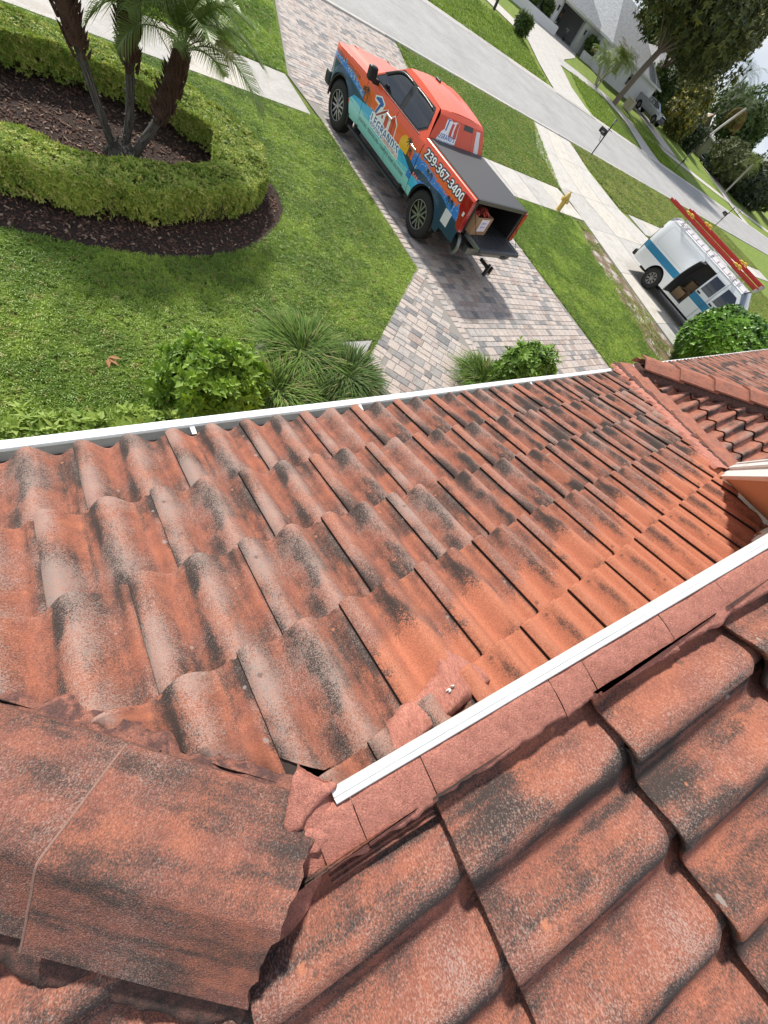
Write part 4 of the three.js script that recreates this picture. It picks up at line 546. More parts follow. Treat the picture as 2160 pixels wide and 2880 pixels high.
{
  const R = rng(321), P = thing('pygmy_date_palm', 'clump of three slender date palms with shaggy brown tops inside the hedge', 'palm', [1.28, 0, -7.62]);
  const fr = [0, 1, 2, 3].map((i) => frondGeo(1.2 + 0.1 * i, 0.42 + 0.13 * i, 50 + i));
  const trunks = [[[-0.06, 0, 0], [-0.16, 0.45, 0.03], [-0.27, 1.0, 0.0], [-0.36, 1.55, -0.02], [-0.40, 1.95, 0]], [[0.06, 0, -0.1], [0.20, 0.45, -0.12], [0.27, 1.0, -0.1], [0.31, 1.6, -0.08], [0.34, 2.0, -0.06]], [[0.12, 0, 0.05], [0.30, 0.28, 0.05], [0.52, 0.58, 0.05], [0.72, 1.0, 0.06], [0.90, 1.46, 0.08]]];
  trunks.forEach((t, k) => {
    const cv = new THREE.CatmullRomCurve3(t.map((p) => V(...p))), tr = put('trunk', new THREE.TubeGeometry(cv, 40, 0.053, 10), trunkMat, P); { const a = tr.geometry.attributes.position; for (let i = 0; i < a.count; i++) { const s = 1 + (fbm(a.getY(i) * 24, i % 11, 2, 4) - 0.5) * 0.0; a.setY(i, a.getY(i) * s); } }
    const nub = []; for (let i = 0; i < 70; i++) { const f = R(), c = cv.getPoint(f), a = R() * 6.28; nub.push(new THREE.IcosahedronGeometry(0.016 + 0.008 * R(), 0).scale(1, 0.6, 1).translate(c.x + Math.cos(a) * 0.060, c.y, c.z + Math.sin(a) * 0.060)); } put('leaf_scars', nub, trunkMat, tr).userData.kind = 'stuff';
    // shaggy boots under the crown
    const boots = [], f0 = k === 2 ? 0.50 : 0.50; for (let i = 0; i < 190; i++) { const f = f0 + (1 - f0) * R(), c = cv.getPoint(f), a = R() * 6.28, bulge = 0.065 + 0.085 * Math.sin(Math.PI * Math.min(1, (f - f0) / (1 - f0) * 0.8 + 0.15)), g = new THREE.ConeGeometry(0.020, 0.10 + 0.06 * R(), 4).rotateX(0.5).translate(0, 0.02, bulge).rotateY(a); boots.push(g.translate(c.x, c.y, c.z)); } const bt = put('leaf_boots', boots, bootMat, P); bt.userData.kind = 'stuff';
    const bc = put('boot_core', new THREE.TubeGeometry(new THREE.CatmullRomCurve3([f0 + 0.04, 0.8, 0.97].map((f) => cv.getPoint(f))), 10, 0.105, 9), bootMat, P);
    const head = cv.getPoint(1), n = k === 2 ? 22 : 12;
    for (let i = 0; i < n; i++) { const f = put('frond', fr[i % 4], i % 9 === 8 ? palmLeafDry : palmLeaf, P), e = i / n; f.position.set(head.x, head.y - 0.05 + 0.08 * e, head.z); f.rotation.order = 'YXZ'; f.rotation.set(-0.75 + 0.85 * (1 - e) + (R() - 0.5) * 0.25, i * 2.4 + R() * 0.4, (R() - 0.5) * 0.3); f.scale.setScalar(k === 2 ? 0.92 + 0.15 * R() : 0.95); }
  });
  const root = []; for (let i = 0; i < 60; i++) { const a = R() * 6.28, r = 0.06 + 0.16 * R(), y = 0.26 * (1 - r / 0.26) * R(); root.push(new THREE.IcosahedronGeometry(0.035 + 0.025 * R(), 0).scale(0.8, 1.5, 0.8).translate(0.04 + Math.cos(a) * r, y, -0.01 + Math.sin(a) * r * 0.8)); } const rm = put('root_mass', root, trunkMat, P); rm.userData.kind = 'stuff';
}
// strappy border-grass clumps
function lilyturf(label, x, z, r, h, n, seed, pal) {
  const R = rng(seed), o = thing('lilyturf_clump', label, 'border grass', [x, 0, z], 0, 'lilyturf clumps by the house front'), pos = [], idx = [], col = [], c = [0, 0, 0];
  for (let i = 0; i < n; i++) { const a = R() * 6.283, r0 = Math.sqrt(R()) * r * 0.45, l = (0.8 + 0.5 * R()), out = r * (0.35 + 0.75 * R()) , hh = h * (0.75 + 0.35 * R()), bx = Math.cos(a + R() - 0.5) * r0, bz = Math.sin(a + R() - 0.5) * r0, dx = Math.cos(a), dz = Math.sin(a), b = pos.length / 3, w = 0.013 + 0.008 * R(); mix3(pal[0], pal[1], R(), c); if (R() < 0.10) mix3(c, [0.34, 0.29, 0.14], 0.8, c);
    for (let k = 0; k < 6; k++) { const t = k / 5, px = bx + dx * out * Math.pow(t, 1.4) * l, pz = bz + dz * out * Math.pow(t, 1.4) * l, py = hh * (1.75 * t - 1.05 * t * t * l), ww = w * (k === 5 ? 0.1 : 1 - 0.4 * t) / 2; pos.push(px - dz * ww, py, pz + dx * ww, px + dz * ww, py, pz - dx * ww); col.push(...c, ...c); if (k < 5) { const q = b + k * 2; idx.push(q, q + 1, q + 2, q + 1, q + 3, q + 2); } } }
  const g = new THREE.BufferGeometry(); g.setAttribute('position', new THREE.Float32BufferAttribute(pos, 3)); g.setAttribute('color', new THREE.Float32BufferAttribute(col, 3)); g.setIndex(idx); g.computeVertexNormals();
  const f = put('leaf_blades', g, leafy({ vertexColors: true, roughness: 0.75, transmission: 0.3, specularIntensity: 0.3 }), o); f.userData.kind = 'stuff'; put('crown_base', new THREE.SphereGeometry(r * 0.42, 12, 8).scale(1, 0.5, 1), darkLeaf, o); return o;
}
const LT = [[0.06, 0.13, 0.018], [0.18, 0.29, 0.05]];
lilyturf('largest lilyturf clump beside the white shell gravel', 2.52, -3.62, 0.56, 0.36, 1700, 601, LT);
lilyturf('dark lilyturf clump nearest the paver walkway', 3.02, -3.15, 0.50, 0.36, 1500, 602, [[0.05, 0.10, 0.02], [0.12, 0.20, 0.05]]);
lilyturf('pale lilyturf clump between leafy shrub and gutter', 1.92, -3.02, 0.46, 0.34, 1300, 603, [[0.08, 0.15, 0.025], [0.21, 0.31, 0.06]]);
lilyturf('small lilyturf clump half hidden behind the gutter', 2.50, -2.72, 0.40, 0.34, 900, 604, [[0.05, 0.10, 0.02], [0.14, 0.22, 0.05]]);
lilyturf('lilyturf clump on the pavers beside a leafy shrub', 5.78, -2.72, 0.52, 0.44, 1600, 605, LT);
// broad-leaved shrubs
function shrub(name, label, x, z, rx, ry, rz, n, leafL, leafW, pal, seed, o = {}) {
  const R = rng(seed), s = thing(name, label, 'shrub', [x, o.y || 0, z], 0, o.group), pts = [], cy = o.cy ?? ry * 0.95;
  for (let i = 0; i < n; i++) { const u = R() * 2 - 1, a = R() * 6.283, q = Math.sqrt(1 - u * u), nx = q * Math.cos(a), ny = u, nz = q * Math.sin(a); if (ny < -0.75) continue; const k = (o.shell ?? 0.72) + (1 - (o.shell ?? 0.72)) * Math.sqrt(R()), b = 1 + (fbm(nx * (o.lump || 2.2) + 5, nz * (o.lump || 2.2) + ny * 2, 3, seed) - 0.5) * (o.bump ?? 0.5); pts.push([nx * rx * k * b, cy + ny * ry * k * b, nz * rz * k * b, nx, ny + 0.45, nz]); }
  foliage('foliage', s, pts, [sprig(R, 5, leafL, leafW, 0.75), sprig(R, 6, leafL * 0.85, leafW, 0.9), sprig(R, 4, leafL * 1.15, leafW * 1.1, 0.6)], pal, R, 0.75, 1.3, leafy(o.mat || {}));
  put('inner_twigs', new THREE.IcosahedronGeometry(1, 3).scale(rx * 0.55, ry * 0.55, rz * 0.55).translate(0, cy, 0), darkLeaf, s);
  const st = []; for (let i = 0; i < 7; i++) { const a = R() * 6.28; st.push(bar([Math.cos(a) * rx * 0.15, 0, Math.sin(a) * rz * 0.15], [Math.cos(a) * rx * 0.5, cy, Math.sin(a) * rz * 0.5], 0.012, 6)); } put('stems', st, twigMat, s).userData.kind = 'stuff';
  return s;
}
shrub('leafy_shrub', 'bright green broad-leaved shrub left of the lilyturf', 1.06, -2.95, 0.52, 0.40, 0.42, 1500, 0.095, 0.048, [[0.16, 0.29, 0.022], [0.36, 0.54, 0.05]], 701, { bump: 1.3, lump: 3.4, shell: 0.55, mat: { transmission: 0.45 } });
shrub('leafy_shrub', 'glossy green shrub on the pavers right of a lilyturf clump', 6.72, -2.62, 0.62, 0.46, 0.45, 1600, 0.11, 0.055, [[0.10, 0.20, 0.02], [0.26, 0.45, 0.045]], 702, { bump: 1.2, lump: 3.2, shell: 0.55, mat: { transmission: 0.4 } });
for (let i = 0; i < 4; i++) shrub('low_shrub', ['low pale green shrub at the left frame edge by the gutter', 'low pale green shrub second from the left along the gutter', 'low pale green shrub third from the left along the gutter', 'low pale green shrub fourth from the left along the gutter'][i], -0.95 + i * 0.42, -2.50 - 0.05 * (i % 2), 0.36, 0.24, 0.28, 620, 0.095, 0.034, [[0.22, 0.34, 0.04], [0.44, 0.56, 0.11]], 710 + i, { group: 'low shrubs behind the gutter', bump: 1.1, lump: 4, cy: 0.20, shell: 0.5, mat: { transmission: 0.45 } });
shrub('round_bush', 'big rounded glossy green bush in front of the white van', 17.6, -2.35, 1.75, 1.05, 1.35, 5200, 0.15, 0.085, [[0.06, 0.15, 0.015], [0.20, 0.40, 0.035]], 720, { bump: 0.16, shell: 0.86, mat: { roughness: 0.4 } });
shrub('yellow_bush', 'small yellow-leaved bush at the right frame edge', 25.5, -2.6, 1.2, 0.6, 1.0, 1500, 0.16, 0.07, [[0.28, 0.30, 0.03], [0.50, 0.46, 0.06]], 721, { bump: 0.6 });
{ const l = thing('dry_leaf', 'fallen brown leaf lying on the lawn', 'leaf', [0.22, 0.03, -3.72], 0.6); for (let i = 0; i < 3; i++) { const m = put('leaf_lobe', leafGeo(0.13, 0.05, 0.4, 0.3), std({ color: lin(0.36, 0.17, 0.07), roughness: 0.8, side: THREE.DoubleSide }), l); m.geometry.computeVertexNormals(); m.rotation.y = i * 0.8 - 0.8; m.position.y = 0.01 * i; } }

// ---------- vehicles ----------
const paint = (c, o = {}) => phys({ color: c, roughness: 0.38, clearcoat: 0.7, clearcoatRoughness: 0.08, ...o });
const tyreMat = std({ color: lin(0.018, 0.018, 0.018), roughness: 0.85 }), rimDark = std({ color: lin(0.03, 0.031, 0.033), roughness: 0.35, metalness: 0.6 }), rimSilver = std({ color: lin(0.34, 0.345, 0.355), roughness: 0.35, metalness: 0.8 }), blackPlastic = std({ color: lin(0.02, 0.021, 0.023), roughness: 0.5 }), blackMatte = std({ color: lin(0.012, 0.012, 0.013), roughness: 0.8 }), chrome = std({ color: lin(0.66, 0.67, 0.68), roughness: 0.16, metalness: 1 }), glassDark = phys({ color: lin(0.012, 0.014, 0.017), roughness: 0.03, clearcoat: 1, clearcoatRoughness: 0.02, specularIntensity: 1, ior: 1.6 }), redLens = phys({ color: lin(0.36, 0.008, 0.012), roughness: 0.12, clearcoat: 1 }), cardboard = std({ color: lin(0.36, 0.235, 0.135), roughness: 0.9 }), paperWhite = std({ color: lin(0.78, 0.79, 0.82), roughness: 0.8 });
// side skin: columns over x between lo(x) and up(x), depth z(x, y); s = -1 left, 1 right
function skin(xs, lo, up, zf, s, uvf, n = 12) { return gridGeo(xs.map((x) => [...Array(n + 1)].map((_, j) => { const y = lo(x) + (up(x) - lo(x)) * j / n; return [x, y, s * zf(x, y)]; })), (i, j, p) => (uvf ? uvf(p[0], p[1]) : [p[0], p[1]])); }
const steps = (a, b, d, extra = []) => { const l = []; const n = Math.max(1, Math.round((b - a) / d)); for (let i = 0; i <= n; i++) l.push(a + (b - a) * i / n); return [...new Set([...l, ...extra.filter((x) => x > a && x < b)])].sort((p, q) => p - q); };
const archXs = (c, r) => [...Array(25)].map((_, i) => c + r * Math.cos(Math.PI * i / 24) * 0.9999);
const arch = (x, c, cy, r, base) => { const d = Math.abs(x - c); return d < r ? Math.max(base, cy + Math.sqrt(r * r - d * d)) : base; };
function wheel(parent, name, x, y, z, s, R, w, rr, spokes) {
  const g = new THREE.Group(); g.name = name; parent.add(g); g.position.set(x, y, z); if (s < 0) g.rotation.y = Math.PI;
  const p = [[rr, -w / 2 + 0.01], [rr + 0.02, -w / 2], [R - 0.05, -w / 2], [R - 0.012, -w / 2 + 0.03], [R, -w / 2 + 0.06], [R, w / 2 - 0.06], [R - 0.012, w / 2 - 0.03], [R - 0.05, w / 2], [rr + 0.02, w / 2], [rr, w / 2 - 0.012]];
  const tread = []; for (let i = 0; i < 44; i++) for (const k of [-1, 1]) tread.push(box(0.03, 0.014, w * 0.34, 0, R + 0.002, k * w * 0.2).rotateZ(i / 44 * 6.283 + k * 0.03));
  put('tyre', [new THREE.LatheGeometry(p.map(([a, b]) => new THREE.Vector2(a, b)), 44).rotateX(Math.PI / 2), ...tread], tyreMat, g);
  const rim = put('rim', [new THREE.LatheGeometry([[rr, w / 2 - 0.008], [rr - 0.012, w / 2 - 0.004], [rr - 0.02, w / 2 - 0.03], [rr - 0.03, 0.0], [0.01, -0.01]].map(([a, b]) => new THREE.Vector2(a, b)), 40).rotateX(Math.PI / 2)], rimDark, g);
  const sp = []; for (let i = 0; i < spokes; i++) for (const k of [-1, 1]) { const b = new THREE.BoxGeometry(rr * 0.78, 0.030, 0.022).translate(rr * 0.54, k * 0.026, 0); b.rotateZ(k * 0.115); b.rotateZ(i / spokes * 6.283); b.translate(0, 0, w / 2 - 0.038); sp.push(b); }
  put('spokes', [...sp, new THREE.CylinderGeometry(0.045, 0.055, 0.04, 16).rotateX(Math.PI / 2).translate(0, 0, w / 2 - 0.04), new THREE.TorusGeometry(rr - 0.008, 0.007, 6, 40).translate(0, 0, w / 2 - 0.008)], rimSilver, rim);
  return g;
}
const visorMat = std({ color: lin(0.10, 0.10, 0.105), roughness: 0.35 });
function pickup(o) {
  const T = thing('pickup_truck', o.label, 'truck', o.at, o.turn), AR = 0.50, FX = 3.745, rock = 0.47;
  const lo = (x) => arch(x, 0, 0.43, AR, arch(x, FX, 0.43, AR, x < -0.62 ? 0.60 : x > 4.3 ? 0.52 : rock));
  const flare = (x, y) => { let f = 0; for (const c of [0, FX]) { const d = Math.hypot(x - c, y - 0.43); f += 0.028 * Math.exp(-Math.pow((d - AR) / 0.09, 2)); } return f; };
  const zf = (x, y) => { let z = 0.985 - 0.05 * Math.pow(Math.max(0, (0.75 - y) / 0.3), 2) - 0.055 * Math.pow(Math.max(0, (y - 1.05) / 0.35), 2) - (Math.abs(y - 0.93) < 0.02 ? 0.004 : 0) + flare(x, y); if (x > 4.0) z -= 0.24 * Math.pow((x - 4.0) / 0.56, 2.2); return z; };
  const bedUp = () => 1.425, cabUp = (x) => (x < 2.9 ? 1.335 - 0.01 * (2.9 - x) * 0 : 1.30 - 0.085 * Math.pow((x - 2.9) / 1.8, 1.3) - 0.10 * Math.pow(Math.max(0, (x - 4.3) / 0.26), 2));
  const side = (s) => (s < 0 ? o.left : o.right) || o.body, uv = (s) => (x, y) => [s < 0 ? (4.85 - x) / 6.1 : (x + 1.25) / 6.1, (y - 0.30) / 1.25];
  for (const s of [-1, 1]) {
    put('bed_side', [skin(steps(-1.16, 0.645, 0.06, archXs(0, AR)), lo, bedUp, zf, s, uv(s))], side(s), T);
    put('rear_door', [skin(steps(0.66, 1.68, 0.08), lo, cabUp, zf, s, uv(s))], side(s), T);
    put('front_door', [skin(steps(1.69, 2.86, 0.08), lo, cabUp, zf, s, uv(s))], side(s), T);
    put('front_fender', [skin(steps(2.87, 4.56, 0.06, archXs(FX, AR)), lo, cabUp, zf, s, uv(s))], side(s), T);
    // bed rail cap and inner wall
    put('bed_rail', gridGeo([[0.65, -1.16].map((x) => [x, 1.425, s * zf(x, 1.425)]), [0.65, -1.16].map((x) => [x, 1.44, s * 0.90]), [0.65, -1.16].map((x) => [x, 1.44, s * 0.855])]), side(s) === o.body ? o.body : o.rail || o.body, T);
    put('bed_wall', box(1.80, 0.58, 0.02, -0.25, 1.135, s * 0.80), blackMatte, T);
    put('bed_corner', box(0.03, 0.58, 0.12, -1.145, 1.13, s * 0.85, 0.008), blackPlastic, T);
    // arch lips and wells
    for (const c of [0, FX]) { put('wheel_arch', new THREE.TorusGeometry(AR - 0.01, 0.022, 6, 26, Math.PI * 1.04).rotateZ(-0.06).translate(c, 0.43, s * 0.965), blackPlastic, T); put('wheel_well', [new THREE.CylinderGeometry(AR + 0.02, AR + 0.02, 0.5, 26, 1, true, 0, Math.PI).rotateX(Math.PI / 2).rotateZ(Math.PI / 2).translate(c, 0.43, s * 0.72), box(1.1, 0.9, 0.02, c, 0.85, s * 0.5)], blackMatte, T); }
    wheel(T, 'wheel', 0, 0.415, s * 0.85, s, 0.415, 0.28, 0.265, 6); wheel(T, 'wheel', FX, 0.415, s * 0.85, s, 0.415, 0.28, 0.265, 6);
    put('running_board', [box(2.45, 0.05, 0.13, 1.86, 0.37, s * 1.0, 0.02), box(0.05, 0.16, 0.2, 2.9, 0.42, s * 0.9), box(0.05, 0.16, 0.2, 0.85, 0.42, s * 0.9)], blackPlastic, T);
    const mr = put('mirror', [box(0.13, 0.22, 0.20, 2.56, 1.46, s * 1.17, 0.04), box(0.08, 0.09, 0.16, 2.58, 1.36, s * 1.02, 0.02)], blackPlastic, T);
    for (const [x, w] of [[1.86, 0.22], [0.86, 0.2]]) put('door_handle', box(w, 0.035, 0.03, x, 1.15, s * 0.995, 0.012), chrome, T);
    put('mud_flap', box(0.02, 0.22, 0.2, 3.24, 0.42, s * 0.9), blackPlastic, T);
    // tail light: tall lens wrapping the rear corner
    const sh = new THREE.Shape(); sh.moveTo(-0.92, 1.39); sh.lineTo(-1.165, 1.39); sh.lineTo(-1.175, 0.86); sh.quadraticCurveTo(-1.05, 0.86, -1.02, 0.98); sh.quadraticCurveTo(-1.0, 1.10, -0.93, 1.14); sh.lineTo(-0.90, 1.34); sh.closePath();
    const tl = put('tail_light', new THREE.ExtrudeGeometry(sh, { depth: 0.09, bevelEnabled: true, bevelSize: 0.012, bevelThickness: 0.012, bevelSegments: 2 }).translate(0, 0, s > 0 ? 0.895 : -0.985), redLens, T);
    put('reverse_lamp', box(0.05, 0.07, 0.012, -1.10, 1.13, s * 1.0, 0.005), std({ color: lin(0.75, 0.75, 0.78), roughness: 0.2 }), tl);
    // cab side above the belt
    const zc = (x, y) => { const t = Math.min(1, Math.max(0, (y - 1.33) / 0.55)); return 0.940 - 0.215 * t - 0.045 * t * t * t; };
    const cu = (x) => (x < 0.86 ? 1.335 + (x - 0.62) / 0.24 * 0.50 : x < 2.08 ? 1.835 + 0.045 * Math.sin(Math.PI * (x - 0.86) / 1.7) : 1.860 - (x - 2.08) * 0.635);
    put('cab_side', skin(steps(0.62, 2.92, 0.07, [0.86, 2.08]), () => 1.325, cu, zc, s, null, 10), o.body, T);
    const gl = (name, a, b, y0, yt) => put(name, skin(steps(a, b, 0.04), y0, yt, (x, y) => zc(x, y) + 0.006, s, null, 8), glassDark, T);
    const w1 = gl('front_window', 1.74, 2.70, () => 1.40, (x) => Math.min(1.775, 1.80 - Math.max(0, x - 2.10) * 0.66)), w2 = gl('rear_window', 0.84, 1.60, (x) => 1.40 + Math.max(0, 1.02 - x) * 0.75, (x) => Math.min(1.770, 1.45 + (x - 0.80) * 2.4));
    put('window_surround', skin(steps(0.80, 2.78, 0.05), (x) => 1.375 + Math.max(0, 0.98 - x) * 0.8, (x) => Math.min(1.80, 1.43 + (x - 0.77) * 2.4, 1.83 - Math.max(0, x - 2.10) * 0.66), (x, y) => zc(x, y) + 0.003, s, null, 8), blackPlastic, T);
    put('belt_trim', bar([0.9, 1.365, s * 0.948], [2.8, 1.365, s * 0.948], 0.009, 6), blackPlastic, T);
    put('window_visor', [tubeAlong([[2.50, 1.56, s * 0.885], [2.2, 1.735, s * 0.80], [2.05, 1.775, s * 0.785], [1.76, 1.785, s * 0.78]], 0.016, 16, 6)], visorMat, w1); put('window_visor', [tubeAlong([[1.58, 1.785, s * 0.78], [1.3, 1.785, s * 0.78], [0.98, 1.765, s * 0.79]], 0.016, 14, 6)], visorMat, w2);
    put('headlight', box(0.10, 0.14, 0.30, 4.46, 0.98, s * 0.62, 0.03), phys({ color: lin(0.7, 0.72, 0.75), roughness: 0.1, clearcoat: 1 }), T);
  }
  const half = (f, x) => f(x);
  const rows = (xs, yf, zf2, n, crown) => xs.map((x) => [...Array(n + 1)].map((_, j) => { const t = j / n * 2 - 1; return [x, yf(x) + crown(x, t), t * zf2(x)]; }));
  put('roof', gridGeo(rows(steps(0.86, 2.08, 0.1), (x) => 1.835 + 0.045 * Math.sin(Math.PI * (x - 0.86) / 1.7), () => 0.682, 16, (x, t) => 0.035 * (1 - t * t) + (Math.abs(Math.abs(t) - 0.62) < 0.07 ? -0.006 : 0))), o.body, T);
  put('windshield', gridGeo(rows(steps(2.08, 2.92, 0.1), (x) => 1.860 - (x - 2.08) * 0.635, (x) => 0.69 + 0.23 * (x - 2.08) / 0.84, 12, (x, t) => 0.03 * (1 - t * t))), glassDark, T);
  put('hood', gridGeo(rows(steps(2.90, 4.52, 0.1), (x) => cabUp(x) + 0.005, (x) => zf(x, cabUp(x)) - 0.002, 24, (x, t) => { const a = Math.abs(t); return 0.055 * (1 - Math.pow(a, 3)) - 0.028 * sstep(0.62, 0.70, a) * (1 - sstep(0.80, 0.9, a)) - 0.015 * (1 - sstep(0.22, 0.30, a)); })), o.body, T);
  put('grille', [gridGeo([[4.52, 1.06], [4.60, 0.98], [4.62, 0.7]].map(([x, y]) => [-0.74, -0.3, 0.3, 0.74].map((z) => [x, y, z])))], blackPlastic, T);
  put('front_bumper', box(0.22, 0.26, 1.75, 4.56, 0.58, 0, 0.06), blackPlastic, T);
  // cab back wall
  put('cab_back', gridGeo([[0.86, 1.848], [0.80, 1.80], [0.775, 1.76], [0.71, 1.55], [0.66, 1.40], [0.645, 1.20], [0.645, 0.80]].map(([x, y]) => [-1, -0.6, 0, 0.6, 1].map((t) => [x - (1 - t * t) * 0.03, y + (y > 1.83 ? 0.035 * (1 - t * t) - 0.012 : 0), t * (y > 1.34 ? 0.94 - 0.255 * Math.min(1, (y - 1.33) / 0.52) : 0.93)])), (i, j) => [j / 4, 1 - i / 6]), o.back || o.body, T);
  put('brake_lamp', box(0.05, 0.045, 0.44, 0.82, 1.80, 0.05, 0.02), std({ color: lin(0.16, 0.15, 0.15), roughness: 0.3 }), T);
  put('bed_floor', box(1.82, 0.03, 1.62, -0.25, 0.85, 0), blackMatte, T);
  const ribs = []; for (let i = 0; i < 11; i++) ribs.push(box(1.80, 0.012, 0.055, -0.25, 0.872, -0.70 + i * 0.14)); put('bed_liner', ribs, blackPlastic, T).userData.kind = 'stuff';
  if (o.cover) {
    const cm = std({ map: rep(dataTex(128, 128, (x, y, q) => { const k = 0.055 + 0.02 * (FG.at(x / 128, y / 128) - 0.5); q[0] = k; q[1] = k * 1.02; q[2] = k * 1.08; }), 6), roughness: 0.62 });
    put('bed_cover', box(1.80, 0.022, 1.70, -0.26, 1.452, 0, 0.008), cm, T);
    put('cover_rail', [box(1.80, 0.014, 0.03, -0.26, 1.447, 0.868), box(1.80, 0.014, 0.03, -0.26, 1.447, -0.868), box(0.03, 0.07, 1.70, -1.165, 1.425, 0, 0.01)], std({ color: lin(0.10, 0.105, 0.10), roughness: 0.4, metalness: 0.5 }), T);
  }
  // tailgate
  if (o.open) {
    const tg = put('tailgate', [box(0.54, 0.06, 1.46, -1.47, 0.845, 0, 0.02)], std({ color: lin(0.045, 0.05, 0.055), roughness: 0.45 }), T);
    const rb = []; for (let i = 0; i < 12; i++) rb.push(box(0.42, 0.012, 0.05, -1.45, 0.878, -0.605 + i * 0.11, 0.004)); put('tailgate_liner', rb, blackPlastic, tg).userData.kind = 'stuff';
    put('tailgate_edge', [box(0.50, 0.075, 0.03, -1.44, 0.848, -0.742, 0.01), box(0.50, 0.075, 0.03, -1.44, 0.848, 0.742, 0.01)], std({ color: lin(0.22, 0.25, 0.245), roughness: 0.3, metalness: 0.7 }), tg);
    for (const s of [-1, 1]) put('tailgate_cable', bar([-1.17, 1.22, s * 0.76], [-1.55, 0.89, s * 0.735], 0.006, 5), blackPlastic, T);
  } else put('tailgate', box(0.05, 0.56, 1.5, -1.16, 1.13, 0, 0.01), o.body, T);
  const bm = std({ color: lin(0.20, 0.22, 0.215), roughness: 0.32, metalness: 0.7 });
  put('rear_bumper', [box(0.20, 0.16, 1.30, -1.29, 0.62, 0, 0.03), ...[-1, 1].flatMap((s) => [new THREE.TorusGeometry(0.165, 0.040, 8, 22).scale(1.35, 0.95, 1).rotateY(s * 0.55).translate(-1.17, 0.63, s * 0.86)])], bm, T);
  for (const s of [-1, 1]) put('bumper_step', box(0.24, 0.24, 0.20, -1.12, 0.62, s * 0.78, 0.05), blackMatte, T);
  put('tow_hitch', [box(0.30, 0.06, 0.06, -1.50, 0.47, 0.05), box(0.07, 0.20, 0.07, -1.64, 0.40, 0.05), new THREE.SphereGeometry(0.032, 10, 8).translate(-1.64, 0.53, 0.05), box(0.06, 0.14, 0.05, -1.66, 0.44, 0.16), new THREE.TorusGeometry(0.035, 0.010, 6, 14).rotateY(1.2).translate(-1.66, 0.36, 0.17)], blackPlastic, T);
  put('underbody', [box(5.4, 0.14, 1.2, 1.8, 0.50, 0), box(5.6, 0.3, 0.9, 1.85, 0.62, 0)], blackMatte, T);
  return T;
}
